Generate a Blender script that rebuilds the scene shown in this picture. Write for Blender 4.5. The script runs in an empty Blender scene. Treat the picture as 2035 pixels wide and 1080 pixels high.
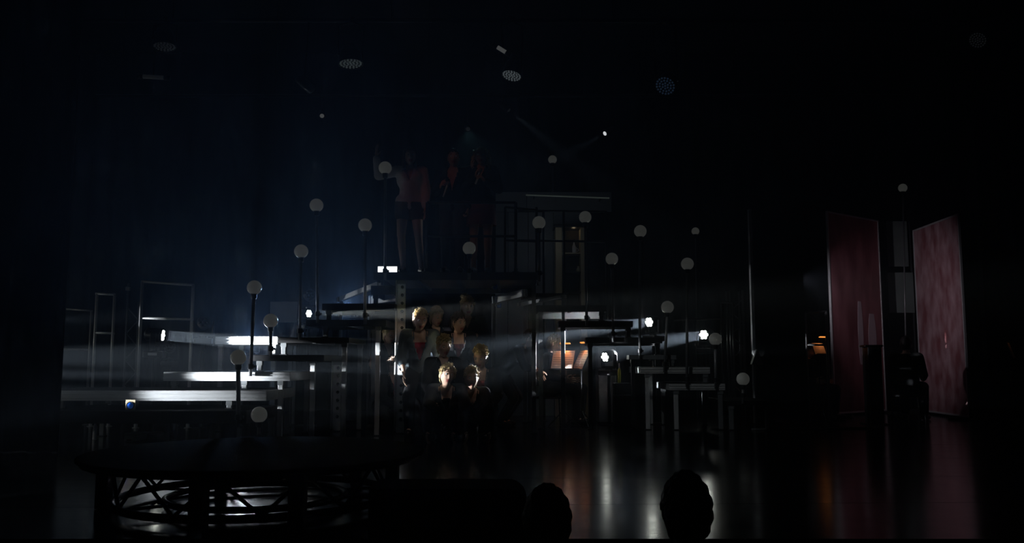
import bpy, bmesh, math, random
from mathutils import Vector, Matrix, Euler
random.seed(7)
PI = math.pi
sc = bpy.context.scene
C = sc.collection

# ------------------------------------------------------------------ camera
F = 1700.0
PITCH = math.atan(180.0 / F)
CAMZ = 0.91
cam = bpy.data.cameras.new('camera')
cam.sensor_fit = 'HORIZONTAL'; cam.sensor_width = 36.0
cam.lens = 36.0 * F / 2035.0
cam.clip_start = 0.05; cam.clip_end = 200
camo = bpy.data.objects.new('camera', cam); C.objects.link(camo)
camo.location = (0, 0, CAMZ); camo.rotation_euler = (PI / 2 + PITCH, 0, 0)
sc.camera = camo

def P(px, py, Y):
    u = (px - 1017.5) / F; v = (540 - py) / F
    d = Vector((u, math.cos(PITCH) - v * math.sin(PITCH), math.sin(PITCH) + v * math.cos(PITCH)))
    return Vector((0, 0, CAMZ)) + d * (Y / d.y)
def S(Y): return Y / F                      # metres per pixel at depth Y

# ------------------------------------------------------------------ world: dark hall filled with thin stage haze
w = bpy.data.worlds.new('world'); sc.world = w; w.use_nodes = True
nt = w.node_tree; nt.nodes.clear()
wo = nt.nodes.new('ShaderNodeOutputWorld'); bg = nt.nodes.new('ShaderNodeBackground')
bg.inputs[0].default_value = (0.10, 0.16, 0.30, 1); bg.inputs[1].default_value = 0.0
vs = nt.nodes.new('ShaderNodeVolumeScatter')
vs.inputs['Color'].default_value = (0.72, 0.85, 1.0, 1)
vs.inputs['Density'].default_value = 0.012
vs.inputs['Anisotropy'].default_value = 0.45
nt.links.new(bg.outputs[0], wo.inputs[0]); nt.links.new(vs.outputs[0], wo.inputs[1])
try: w.cycles.volume_sampling = 'EQUIANGULAR'
except Exception: pass
sc.view_settings.view_transform = 'Standard'; sc.view_settings.look = 'None'
sc.view_settings.gamma = 1; sc.view_settings.use_curve_mapping = False
sc.view_settings.exposure = 0.0
sc.cycles.use_denoising = True
sc.cycles.volume_bounces = 1
sc.cycles.max_bounces = 6
sc.cycles.sample_clamp_indirect = 0.0

def spot(name, loc, target, power, deg, color=(1, 1, 1), blend=0.25, radius=0.03):
    l = bpy.data.lights.new(name, 'SPOT'); l.energy = power; l.color = color
    l.spot_size = math.radians(deg); l.spot_blend = blend; l.shadow_soft_size = radius
    o = bpy.data.objects.new(name, l); C.objects.link(o); o.location = loc
    o.rotation_euler = (Vector(target) - Vector(loc)).to_track_quat('-Z', 'Y').to_euler()
    return o
def point(name, loc, power, color=(1, 1, 1), radius=0.02):
    l = bpy.data.lights.new(name, 'POINT'); l.energy = power; l.color = color; l.shadow_soft_size = radius
    o = bpy.data.objects.new(name, l); C.objects.link(o); o.location = loc
    return o

# ------------------------------------------------------------------ materials
MATS = {}
def mat(name, col, rough=0.6, metal=0.0, var=0.25, scale=8.0, stretch=(1, 1, 1), bump=0.0, col2=None,
        emit=None, estr=0.0, spec=0.5, trans=0.0, sheen=0.0, detail=4.0, ramp=None):
    m = bpy.data.materials.new(name); m.use_nodes = True
    n = m.node_tree.nodes; L = m.node_tree.links
    b = n['Principled BSDF']
    tc = n.new('ShaderNodeTexCoord'); mp = n.new('ShaderNodeMapping'); mp.inputs['Scale'].default_value = stretch
    nz = n.new('ShaderNodeTexNoise'); nz.inputs['Scale'].default_value = scale; nz.inputs['Detail'].default_value = detail
    L.new(tc.outputs['Object'], mp.inputs[0]); L.new(mp.outputs[0], nz.inputs['Vector'])
    mx = n.new('ShaderNodeMix'); mx.data_type = 'RGBA'
    c2 = col2 or tuple(c * (1 - var) for c in col)
    mx.inputs[6].default_value = (*c2, 1); mx.inputs[7].default_value = (*col, 1)
    if ramp:
        mr = n.new('ShaderNodeMapRange'); mr.inputs[1].default_value = ramp[0]; mr.inputs[2].default_value = ramp[1]
        L.new(nz.outputs['Fac'], mr.inputs[0]); L.new(mr.outputs[0], mx.inputs[0])
    else:
        L.new(nz.outputs['Fac'], mx.inputs[0])
    L.new(mx.outputs[2], b.inputs['Base Color'])
    b.inputs['Roughness'].default_value = rough; b.inputs['Metallic'].default_value = metal
    b.inputs['Specular IOR Level'].default_value = spec
    b.inputs['Transmission Weight'].default_value = trans
    b.inputs['Sheen Weight'].default_value = sheen
    if emit:
        b.inputs['Emission Color'].default_value = (*emit, 1); b.inputs['Emission Strength'].default_value = estr
    if bump:
        bp = n.new('ShaderNodeBump'); bp.inputs['Strength'].default_value = bump; bp.inputs['Distance'].default_value = 0.02
        L.new(nz.outputs['Fac'], bp.inputs['Height']); L.new(bp.outputs[0], b.inputs['Normal'])
    MATS[name] = m
    return m
mat('black_paint', (0.012, 0.012, 0.013), 0.5, var=0.4)
mat('black_carpet', (0.006, 0.006, 0.007), 0.95, var=0.7, scale=120, bump=0.6, spec=0.1)
mat('speckled_felt', (0.012, 0.012, 0.010), 0.95, var=0.9, scale=160, bump=0.8, spec=0.1)
mat('drape', (0.004, 0.004, 0.005), 0.95, var=0.5, scale=3, stretch=(14, 1, 0.3), bump=0.3, spec=0.1)
mat('wall_paint', (0.010, 0.011, 0.013), 0.9, var=0.4, scale=2)
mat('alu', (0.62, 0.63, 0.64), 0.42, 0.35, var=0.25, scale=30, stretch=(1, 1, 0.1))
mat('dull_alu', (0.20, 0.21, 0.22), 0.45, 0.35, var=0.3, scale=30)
mat('fascia', (0.62, 0.63, 0.64), 0.5, 0.25, var=0.5, scale=14, stretch=(0.25, 1, 9), bump=0.15)
mat('ply', (0.34, 0.30, 0.25), 0.7, var=0.35, scale=10, stretch=(0.3, 4, 4))
mat('steel', (0.24, 0.24, 0.25), 0.35, 0.4, var=0.3, scale=20)
mat('dark_metal', (0.03, 0.031, 0.034), 0.4, 0.6, var=0.3)
mat('black_plastic', (0.012, 0.012, 0.014), 0.4, var=0.3)
mat('globe', (0.62, 0.63, 0.60), 0.22, var=0.06, scale=3, emit=(0.95, 1.0, 0.95), estr=0.022)  # faint emission put into the glass for the globes' even grey
mat('skin', (0.62, 0.40, 0.30), 0.55, var=0.12, scale=12)
mat('skin_tan', (0.50, 0.27, 0.18), 0.55, var=0.12, scale=12)
mat('eye', (0.7, 0.7, 0.68), 0.2, var=0.02)
mat('pupil', (0.02, 0.015, 0.012), 0.2, var=0.1)
mat('lips', (0.42, 0.10, 0.09), 0.4, var=0.1)
mat('hair_blond', (0.62, 0.46, 0.22), 0.45, var=0.45, scale=40, stretch=(1, 1, 0.4), bump=0.5)
mat('hair_brown', (0.10, 0.055, 0.03), 0.45, var=0.5, scale=40, stretch=(1, 1, 0.4), bump=0.5)
mat('hair_dark', (0.012, 0.010, 0.009), 0.5, var=0.4, scale=40, bump=0.5)
mat('cloth_black', (0.010, 0.010, 0.012), 0.85, var=0.4, scale=20, bump=0.3, spec=0.2)
mat('cloth_navy', (0.035, 0.045, 0.062), 0.8, var=0.35, scale=14, bump=0.4, spec=0.2)
mat('cloth_grey', (0.16, 0.20, 0.23), 0.8, var=0.35, scale=14, bump=0.5, spec=0.2)
mat('cloth_white', (0.62, 0.62, 0.66), 0.8, var=0.2, scale=10, bump=0.4)
mat('cloth_brown', (0.07, 0.035, 0.025), 0.85, var=0.4, scale=18, bump=0.3)
mat('denim', (0.06, 0.07, 0.09), 0.85, var=0.4, scale=18, bump=0.3)
mat('red_satin', (0.62, 0.012, 0.045), 0.28, var=0.35, scale=9, bump=0.5)
mat('dark_red', (0.20, 0.008, 0.014), 0.6, var=0.4, scale=9, bump=0.3)
mat('leather', (0.015, 0.013, 0.012), 0.35, var=0.3)
mat('white_boot', (0.5, 0.5, 0.5), 0.4, var=0.2)
mat('paper', (0.78, 0.70, 0.60), 0.8, var=0.08, scale=6)
mat('ink', (0.03, 0.03, 0.03), 0.8)
mat('cream', (0.50, 0.42, 0.28), 0.6, var=0.2, scale=4)
mat('room_grey', (0.30, 0.31, 0.33), 0.85, var=0.15, scale=1.5)
mat('cabinet_dark', (0.05, 0.038, 0.022), 0.7, var=0.3)
mat('blue_plastic', (0.02, 0.10, 0.42), 0.3, var=0.2)
mat('blue_glass', (0.01, 0.10, 0.6), 0.08, var=0.2, emit=(0.02, 0.2, 1.0), estr=0.05)
mat('white_plastic', (0.7, 0.7, 0.72), 0.4, var=0.1)
mat('yellow_plastic', (0.75, 0.72, 0.08), 0.35, var=0.2)
mat('purple_plastic', (0.22, 0.02, 0.40), 0.4, var=0.2)
mat('lamp_on', (1, 1, 1), 0.3, emit=(0.93, 1.0, 0.93), estr=14)
mat('lamp_faint', (0.3, 0.3, 0.3), 0.3, emit=(0.8, 0.9, 1.0), estr=0.004)
mat('lamp_mid', (1, 1, 1), 0.3, emit=(0.93, 1.0, 0.93), estr=6)
mat('lamp_flood', (1, 1, 1), 0.3, emit=(0.93, 0.98, 1.0), estr=2.0)
mat('lamp_faint2', (0.5, 0.5, 0.5), 0.3, emit=(0.75, 0.95, 1.0), estr=0.022)
mat('lamp_dim', (0.5, 0.5, 0.5), 0.3, emit=(0.75, 0.9, 1.0), estr=0.05)
mat('lamp_blue', (0.2, 0.3, 0.5), 0.3, emit=(0.30, 0.55, 1.0), estr=0.016)
mat('lamp_warm', (1, 0.6, 0.3), 0.3, emit=(1.0, 0.33, 0.06), estr=1.2)
mat('lamp_small', (1, 1, 1), 0.3, emit=(0.9, 0.95, 1.0), estr=0.7)
mat('lamp_red', (0.5, 0.02, 0.02), 0.3, emit=(1.0, 0.03, 0.03), estr=0.12)
mat('banner_print', (0.40, 0.16, 0.18), 0.7, var=0.5, scale=2.2, stretch=(1.6, 1, 0.45), col2=(0.17, 0.045, 0.055), detail=6, ramp=(0.35, 0.7))
mat('banner_mottle', (0.62, 0.46, 0.50), 0.7, var=0.5, scale=3.2, stretch=(1.6, 1.6, 0.8), col2=(0.22, 0.07, 0.08), detail=8, ramp=(0.35, 0.95))
mat('banner_figure', (0.62, 0.50, 0.55), 0.7, var=0.4, scale=5, stretch=(1, 1, 0.6))
mat('screen_grey', (0.22, 0.25, 0.24), 0.8, var=0.5, scale=3)
mat('brass', (0.55, 0.36, 0.10), 0.3, 0.9, var=0.2)
mat('wood_warm', (0.22, 0.10, 0.035), 0.4, var=0.4, scale=6, stretch=(1, 1, 6))
# glossy stage floor
fm = mat('stage_vinyl', (0.010, 0.010, 0.011), 0.3, var=0.4, scale=2.2, stretch=(0.5, 5, 1), bump=0.035, spec=0.5)
n = fm.node_tree.nodes; L = fm.node_tree.links
nz = n.new('ShaderNodeTexNoise'); nz.inputs['Scale'].default_value = 5; nz.inputs['Detail'].default_value = 6
tcx = n.new('ShaderNodeTexCoord'); L.new(tcx.outputs['Object'], nz.inputs['Vector'])
mr = n.new('ShaderNodeMapRange'); mr.inputs[3].default_value = 0.10; mr.inputs[4].default_value = 0.22
L.new(nz.outputs['Fac'], mr.inputs[0]); L.new(mr.outputs[0], n['Principled BSDF'].inputs['Roughness'])

# ------------------------------------------------------------------ mesh helpers
class MB:
    def __init__(s): s.v = []; s.f = []; s.m = []
    def add(s, vs, fs, mi=0):
        k = len(s.v); s.v += [tuple(p) for p in vs]
        s.f += [tuple(i + k for i in f) for f in fs]; s.m += [mi] * len(fs)
        return s
    def box(s, c, d, rot=None, mi=0):
        hx, hy, hz = d[0] / 2, d[1] / 2, d[2] / 2
        vs = [Vector((x, y, z)) for z in (-hz, hz) for y in (-hy, hy) for x in (-hx, hx)]
        if rot is not None: vs = [rot @ p for p in vs]
        c = Vector(c)
        return s.add([p + c for p in vs], [(0, 2, 3, 1), (4, 5, 7, 6), (0, 1, 5, 4), (2, 6, 7, 3), (0, 4, 6, 2), (1, 3, 7, 5)], mi)
    def bx(s, x0, x1, y0, y1, z0, z1, mi=0):
        return s.box(((x0 + x1) / 2, (y0 + y1) / 2, (z0 + z1) / 2), (abs(x1 - x0), abs(y1 - y0), abs(z1 - z0)), None, mi)
    def tube(s, pts, r, n=10, mi=0, caps=True, flat=1.0):
        pts = [Vector(p) for p in pts]
        rs = r if isinstance(r, (list, tuple)) else [r] * len(pts)
        vs = []; fs = []
        up = None
        for i, p in enumerate(pts):
            a = pts[max(0, i - 1)]; b = pts[min(len(pts) - 1, i + 1)]
            t = (b - a).normalized()
            if up is None:
                up = Vector((0, 0, 1)) if abs(t.z) < 0.9 else Vector((1, 0, 0))
            x = t.cross(up).normalized(); y = x.cross(t).normalized(); up = y
            for k in range(n):
                an = 2 * PI * k / n
                vs.append(p + (x * math.cos(an) + y * math.sin(an) * flat) * rs[i])
        for i in range(len(pts) - 1):
            for k in range(n):
                fs.append((i * n + k, i * n + (k + 1) % n, (i + 1) * n + (k + 1) % n, (i + 1) * n + k))
        if caps:
            fs.append(tuple(range(n - 1, -1, -1))); fs.append(tuple((len(pts) - 1) * n + k for k in range(n)))
        return s.add(vs, fs, mi)
    def ell(s, c, r, rot=None, nu=14, nv=9, mi=0):
        c = Vector(c); vs = []; fs = []
        if not isinstance(r, (list, tuple)): r = (r, r, r)
        for j in range(1, nv):
            th = PI * j / nv
            for i in range(nu):
                ph = 2 * PI * i / nu
                p = Vector((r[0] * math.sin(th) * math.cos(ph), r[1] * math.sin(th) * math.sin(ph), r[2] * math.cos(th)))
                if rot is not None: p = rot @ p
                vs.append(p + c)
        t = Vector((0, 0, r[2])); b = Vector((0, 0, -r[2]))
        if rot is not None: t = rot @ t; b = rot @ b
        vs += [c + t, c + b]; T = len(vs) - 2; B = T + 1
        for i in range(nu):
            k = (i + 1) % nu
            fs.append((T, i, k)); fs.append((B, (nv - 2) * nu + k, (nv - 2) * nu + i))
            for j in range(nv - 2):
                fs.append((j * nu + i, (j + 1) * nu + i, (j + 1) * nu + k, j * nu + k))
        return s.add(vs, fs, mi)
    def cap(s, a, b, ra, rb, n=12, mi=0):
        a = Vector(a); b = Vector(b); d = (b - a)
        Ln = d.length
        if Ln < 1e-5: return s.ell(a, ra, mi=mi)
        d /= Ln
        pts = []; rs = []
        for k in range(4):
            q = -PI / 2 + (k + 0.25) * PI / 2 / 4
            pts.append(a + d * (ra * math.sin(q))); rs.append(ra * math.cos(q))
        for k in range(4):
            t = k / 3.0
            pts.append(a + d * (Ln * t)); rs.append(ra + (rb - ra) * t)
        for k in range(4):
            q = (k + 0.75) * PI / 2 / 4
            pts.append(b + d * (rb * math.sin(q))); rs.append(rb * math.cos(q))
        return s.tube(pts, rs, n, mi)
    def lathe(s, prof, c=(0, 0, 0), n=24, mi=0, rot=None):
        c = Vector(c); vs = []; fs = []
        for (r, z) in prof:
            for k in range(n):
                p = Vector((r * math.cos(2 * PI * k / n), r * math.sin(2 * PI * k / n), z))
                if rot is not None: p = rot @ p
                vs.append(p + c)
        m = len(prof)
        for i in range(m - 1):
            for k in range(n):
                fs.append((i * n + k, i * n + (k + 1) % n, (i + 1) * n + (k + 1) % n, (i + 1) * n + k))
        fs.append(tuple(range(n - 1, -1, -1))); fs.append(tuple((m - 1) * n + k for k in range(n)))
        return s.add(vs, fs, mi)
    def torus(s, c, R, r, rot=None, n=20, k=8, a0=0.0, a1=2 * PI, mi=0):
        pts = []
        full = abs(a1 - a0 - 2 * PI) < 1e-6
        for i in range(n + 1):
            a = a0 + (a1 - a0) * i / n
            p = Vector((R * math.cos(a), R * math.sin(a), 0))
            if rot is not None: p = rot @ p
            pts.append(p + Vector(c))
        vs = []; fs = []
        ax = Vector((0, 0, 1))
        if rot is not None: ax = rot @ ax
        for i, p in enumerate(pts):
            rad = (p - Vector(c)).normalized()
            for j in range(k):
                q = 2 * PI * j / k
                vs.append(p + (rad * math.cos(q) + ax * math.sin(q)) * r)
        for i in range(n):
            for j in range(k):
                fs.append((i * k + j, i * k + (j + 1) % k, (i + 1) * k + (j + 1) % k, (i + 1) * k + j))
        if not full:
            fs.append(tuple(range(k - 1, -1, -1))); fs.append(tuple(n * k + j for j in range(k)))
        return s.add(vs, fs, mi)
    def mesh(s, name, mats, smooth=False):
        me = bpy.data.meshes.new(name); me.from_pydata(s.v, [], s.f); me.update()
        for m in (mats if isinstance(mats, (list, tuple)) else [mats]): me.materials.append(MATS[m])
        me.polygons.foreach_set('material_index', s.m)
        if smooth: me.polygons.foreach_set('use_smooth', [True] * len(me.polygons))
        return me

def fix(me):
    bm = bmesh.new(); bm.from_mesh(me); bmesh.ops.recalc_face_normals(bm, faces=bm.faces); bm.to_mesh(me); bm.free()
def bevel(o, wd=0.004, seg=2):
    md = o.modifiers.new('bevel', 'BEVEL'); md.width = wd; md.segments = seg; md.limit_method = 'ANGLE'
    return o
def obj(name, mb, mats, parent=None, smooth=False, bev=0.0, label=None):
    me = mb if isinstance(mb, bpy.types.Mesh) else mb.mesh(name, mats, smooth)
    fix(me)
    o = bpy.data.objects.new(name, me); C.objects.link(o)
    if parent is not None:
        o.parent = parent
        if parent.get('_w'):                       # part modelled in world space under an unrotated root
            o.matrix_parent_inverse = Matrix.Translation(-Vector(parent['_o']))
        if '_o' in parent: o['_o'] = parent['_o']
        if '_w' in parent: o['_w'] = 0
    if bev: bevel(o, bev)
    if label: o['label'] = label
    return o
def thing(name, label, cat, loc=(0, 0, 0), rz=0.0, group=None, world=True):
    o = bpy.data.objects.new(name, None); C.objects.link(o)
    o.location = loc; o.rotation_euler = (0, 0, rz); o.empty_display_size = 0.1
    o['label'] = label; o['category'] = cat
    if group: o['group'] = group
    o['_w'] = 1 if world else 0; o['_o'] = tuple(loc)
    return o
def tag(o, label, cat, group=None):
    o['label'] = label; o['category'] = cat
    if group: o['group'] = group
    return o
def struct(name, mb, m, parent=None, bev=0.0):
    o = obj(name, mb, m, parent, bev=bev)
    if parent is None: o['kind'] = 'structure'
    return o
def copy_tree(o, parent=None):
    c = o.copy(); C.objects.link(c)
    if parent is not None: c.parent = parent
    for ch in list(o.children): copy_tree(ch, c)
    return c

# ================================================================== SETTING
YS = 4.52                                    # stage front edge
m = MB(); m.bx(-9.5, 9.5, YS, 17.0, -0.9, -0.012)
floor = struct('floor', m, 'black_paint')
# dance-floor vinyl strips, laid a little askew to the stage front, with open joints
sk = math.radians(-2.0)
ys = [YS + 0.02, 5.35, 6.62, 7.9, 9.2, 10.5, 11.8, 13.1, 14.4, 15.7, 16.98]
slope = 0.055
for i in range(len(ys) - 1):
    a0, a1 = ys[i] + 0.004, ys[i + 1] - 0.004
    m = MB()
    xl, xr = -9.45, 9.45
    s0 = 0.0 if i == 0 else slope; s1 = 0.0 if i == len(ys) - 2 else slope
    q = [(xl, a0 + s0 * xl * 0.12, 0), (xr, a0 + s0 * xr * 0.12 * 9, 0), (xr, a1 + s1 * xr * 0.12 * 9, 0), (xl, a1 + s1 * xl * 0.12, 0)]
    q2 = [(p[0], p[1], -0.012) for p in q]
    m.add(q2 + q, [(3, 2, 1, 0), (4, 5, 6, 7), (0, 1, 5, 4), (1, 2, 6, 5), (2, 3, 7, 6), (3, 0, 4, 7)])
    obj('vinyl_strip', m, 'stage_vinyl', floor)
m = MB(); m.bx(-9.5, 9.5, 16.9, 17.1, -0.9, 7.2); struct('wall_back', m, 'wall_paint')
m = MB(); m.bx(-9.6, -9.4, -4, 17.0, -0.9, 7.2); struct('wall_left', m, 'wall_paint')
m = MB(); m.bx(9.4, 9.6, -4, 17.0, -0.9, 7.2); struct('wall_right', m, 'wall_paint')
m = MB(); m.bx(-9.6, 9.6, -4.1, 17.1, 7.1, 7.3); struct('ceiling', m, 'wall_paint')
m = MB(); m.bx(-9.5, 9.5, -4.2, -4.0, -0.9, 7.2); struct('wall_rear', m, 'wall_paint')
m = MB(); m.bx(-9.5, 9.5, -4, YS, -0.95, -0.75); struct('floor_auditorium', m, 'black_carpet')

# pleated black drapes
def drape(label, x0, x1, y, z0, z1, amp=0.05, pitch=0.24):
    m = MB(); n = int(abs(x1 - x0) / 0.03); vs = []; fs = []
    for i in range(n + 1):
        x = x0 + (x1 - x0) * i / n
        yy = y + amp * math.sin(2 * PI * x / pitch) + 0.3 * amp * math.sin(5.1 * x)
        vs += [(x, yy, z0), (x, yy, z1), (x, yy + 0.012, z0), (x, yy + 0.012, z1)]
    for i in range(n):
        k = i * 4
        fs += [(k, k + 4, k + 5, k + 1), (k + 2, k + 3, k + 7, k + 6), (k, k + 2, k + 6, k + 4), (k + 1, k + 5, k + 7, k + 3)]
    fs += [(0, 1, 3, 2), (n * 4, n * 4 + 2, n * 4 + 3, n * 4 + 1)]
    m.add(vs, fs)
    return tag(obj('stage_drape', m, 'drape', smooth=True), label, 'curtain')
xL = P(127, 700, 8.8).x
drape('tall pleated black side drape beside the wide low step decks', -8.6, xL, 8.8, 0.01, 7.0)
xR = P(1960, 700, 13.0).x
drape('tall pleated black side drape beyond the red banners', xR, 9.2, 13.0, 0.01, 7.0)
drape('wide black backdrop curtain closing off the back of the stage', -9.0, 9.0, 16.4, 0.01, 7.0, 0.06, 0.4)

# ================================================================== STAGE DECKS
DECK = {}
def deck(key, label, x0, x1, yt, yb, Y, depth, legs, fascia='black_paint', group=None, name='stage_deck', rz=0.0, drop=0.0):
    """aluminium-framed stage deck: panel, four frame rails, plywood underside, legs. legs = (px, 'f'|'b', foot z, kind)"""
    a = P(x0, yt, Y); b = P(x1, yt, Y); zt = a.z; th = (yb - yt) * S(Y)
    X0, X1 = a.x, b.x
    t = thing(name, label, 'stage deck', ((X0 + X1) / 2, Y, 0), 0, group)
    m = MB(); m.bx(X0 + 0.012, X1 - 0.012, Y + 0.012, Y + depth - 0.012, zt - 0.014, zt); obj('deck_panel', m, 'black_carpet', t)
    m = MB(); m.bx(X0 + 0.03, X1 - 0.03, Y + 0.03, Y + depth - 0.03, zt - 0.030, zt - 0.0145); obj('plywood_underside', m, 'ply', t)
    rt = 0.028
    zb = zt - th; ze = zt - 0.002
    for (p, q, r, s_) in ((X0, X1, Y, Y + rt), (X0, X1, Y + depth - rt, Y + depth), (X0, X0 + rt, Y + rt, Y + depth - rt), (X1 - rt, X1, Y + rt, Y + depth - rt)):
        low = zb - (drop if r > Y + 0.1 and (q - p) > 0.1 else 0.0)
        m = MB(); m.bx(p, q, r, s_, low, ze)
        if (q - p) > 0.3 and r == Y and fascia == 'fascia':     # extruded grooves along the front rail
            for g in (0.3, 0.68):
                zz = zb + th * g
                m.bx(p, q, r - 0.006, r, zz - 0.006, zz + 0.006)
        obj('frame_rail', m, 'fascia' if low < zb else fascia, t, bev=0.003)
    nb = max(1, int((X1 - X0) / 0.7))
    for k in range(nb):
        xx = X0 + (X1 - X0) * (k + 1) / (nb + 1)
        m = MB(); m.bx(xx - 0.02, xx + 0.02, Y + rt, Y + depth - rt, zt - 0.075, zt - 0.031); obj('cross_beam', m, 'dull_alu', t)
    for (px, fb, zf, kind) in legs:
        yy = Y + 0.045 if fb == 'f' else Y + depth - 0.075
        xx = P(px, yt, Y).x
        xx = min(max(xx, X0 + 0.06), X1 - 0.06)
        z0 = DECK[zf]['z'] if isinstance(zf, str) else zf
        wd = 0.055
        mt = {'alu': 'alu', 'black': 'dark_metal', 'ring': 'alu', 'dull': 'dull_alu'}[kind]
        m = MB()
        if kind == 'ring': wd = 0.10
        m.bx(xx - wd / 2, xx + wd / 2, yy - 0.025, yy + 0.03, z0 + 0.012, zb)
        lg = obj('leg', m, mt, t, bev=0.004)
        if kind == 'ring':                                       # row of round holes with raised rims
            k = 0; zz = zb - 0.09
            rot = Matrix.Rotation(PI / 2, 3, 'X')
            while zz > z0 + 0.1:
                m = MB(); m.torus((xx + 0.012, yy - 0.028, zz), 0.026, 0.006, rot, 16, 6); m.lathe([(0.0, -0.002), (0.02, -0.002), (0.02, 0.002), (0.0, 0.002)], (xx + 0.012, yy - 0.026, zz), 12, 1, rot)
                obj('hole_rim', m, ['alu', 'black_paint'], lg, smooth=True)
                zz -= 0.106; k += 1
            m = MB(); m.tube([(xx - 0.065, yy - 0.02, z0 + 0.03), (xx - 0.065, yy - 0.02, zb)], 0.014, 10); obj('side_tube', m, 'alu', lg, smooth=True)
        m = MB(); m.bx(xx - wd * 0.75, xx + wd * 0.75, yy - 0.04, yy + 0.045, z0 + 0.001, z0 + 0.012); obj('foot_plate', m, 'dark_metal', lg)
        m = MB(); m.bx(xx - wd * 0.62, xx + wd * 0.62, yy - 0.033, yy + 0.038, zb - 0.05, zb - 0.0); obj('leg_socket', m, 'dull_alu' if kind != 'black' else 'dark_metal', lg)
    DECK[key] = dict(z=zt, x0=X0, x1=X1, y=Y, d=depth, zb=zb)
    return t
GL = 'decks of the stair beside the round platform'
GR = 'decks of the stair above the music stands'
LN = ['lowest', 'second lowest', 'third lowest', 'fourth lowest', 'fifth lowest', 'sixth lowest', 'second highest', 'highest']
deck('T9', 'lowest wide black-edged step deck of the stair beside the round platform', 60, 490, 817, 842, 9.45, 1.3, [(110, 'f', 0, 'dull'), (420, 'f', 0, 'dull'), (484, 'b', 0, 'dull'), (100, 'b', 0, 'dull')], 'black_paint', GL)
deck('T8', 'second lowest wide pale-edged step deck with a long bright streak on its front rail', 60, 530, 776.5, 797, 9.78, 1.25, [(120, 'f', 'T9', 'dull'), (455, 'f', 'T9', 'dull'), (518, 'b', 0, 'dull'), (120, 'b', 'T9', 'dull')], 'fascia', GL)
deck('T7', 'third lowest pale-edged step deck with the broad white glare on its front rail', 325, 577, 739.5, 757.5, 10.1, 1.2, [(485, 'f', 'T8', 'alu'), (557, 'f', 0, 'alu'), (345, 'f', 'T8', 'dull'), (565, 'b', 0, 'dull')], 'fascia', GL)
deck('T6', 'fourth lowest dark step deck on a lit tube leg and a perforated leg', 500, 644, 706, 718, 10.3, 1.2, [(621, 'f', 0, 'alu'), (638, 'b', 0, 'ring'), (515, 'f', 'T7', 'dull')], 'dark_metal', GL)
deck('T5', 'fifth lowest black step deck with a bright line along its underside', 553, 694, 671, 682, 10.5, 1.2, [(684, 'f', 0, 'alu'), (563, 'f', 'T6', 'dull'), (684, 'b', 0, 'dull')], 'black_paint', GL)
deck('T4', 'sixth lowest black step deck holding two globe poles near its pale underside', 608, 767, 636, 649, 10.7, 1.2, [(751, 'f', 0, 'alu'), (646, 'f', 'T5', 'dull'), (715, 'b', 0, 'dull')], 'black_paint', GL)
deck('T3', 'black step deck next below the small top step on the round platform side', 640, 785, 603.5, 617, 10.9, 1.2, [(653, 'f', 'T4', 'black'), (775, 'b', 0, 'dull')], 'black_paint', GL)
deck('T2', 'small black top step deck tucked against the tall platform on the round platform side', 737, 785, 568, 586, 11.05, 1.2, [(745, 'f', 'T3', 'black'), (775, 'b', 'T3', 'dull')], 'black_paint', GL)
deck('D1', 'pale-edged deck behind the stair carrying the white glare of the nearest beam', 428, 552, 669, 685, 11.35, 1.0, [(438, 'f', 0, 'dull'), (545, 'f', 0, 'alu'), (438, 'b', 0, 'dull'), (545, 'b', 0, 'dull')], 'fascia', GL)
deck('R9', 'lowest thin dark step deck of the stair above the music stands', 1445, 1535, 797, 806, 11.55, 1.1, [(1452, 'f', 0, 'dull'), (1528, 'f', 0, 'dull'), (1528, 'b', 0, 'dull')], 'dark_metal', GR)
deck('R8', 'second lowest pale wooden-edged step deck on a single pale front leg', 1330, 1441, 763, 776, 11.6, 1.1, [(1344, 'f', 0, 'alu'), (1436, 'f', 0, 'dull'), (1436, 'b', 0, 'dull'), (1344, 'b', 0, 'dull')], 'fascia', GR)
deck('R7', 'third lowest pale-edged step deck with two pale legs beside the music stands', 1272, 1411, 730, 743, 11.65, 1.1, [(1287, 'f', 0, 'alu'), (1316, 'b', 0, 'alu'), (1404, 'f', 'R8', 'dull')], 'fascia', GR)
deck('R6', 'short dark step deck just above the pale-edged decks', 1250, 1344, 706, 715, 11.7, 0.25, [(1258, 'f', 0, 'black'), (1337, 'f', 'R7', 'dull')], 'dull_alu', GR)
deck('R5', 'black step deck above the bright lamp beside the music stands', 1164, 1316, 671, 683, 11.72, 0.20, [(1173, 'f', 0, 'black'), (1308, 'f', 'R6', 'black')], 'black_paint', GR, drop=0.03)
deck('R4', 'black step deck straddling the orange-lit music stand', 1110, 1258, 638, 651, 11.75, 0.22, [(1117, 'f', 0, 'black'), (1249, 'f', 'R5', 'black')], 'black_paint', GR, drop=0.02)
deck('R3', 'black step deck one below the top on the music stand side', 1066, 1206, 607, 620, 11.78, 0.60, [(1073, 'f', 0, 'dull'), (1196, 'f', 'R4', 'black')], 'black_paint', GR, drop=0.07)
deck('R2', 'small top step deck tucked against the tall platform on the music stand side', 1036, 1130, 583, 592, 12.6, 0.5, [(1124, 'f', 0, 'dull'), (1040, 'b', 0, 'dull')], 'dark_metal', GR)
# the tall centre platform
YP = 11.05
deck('PL', 'tall black platform where the three women stand', 742, 1070, 541, 557, YP + 0.01, 2.2, [(798, 'f', 0, 'ring'), (1064, 'f', 0, 'dull'), (752, 'b', 0, 'dull'), (1062, 'b', 0, 'dull')], 'black_paint', name='tall_platform')
ZP = DECK['PL']['z']
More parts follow.
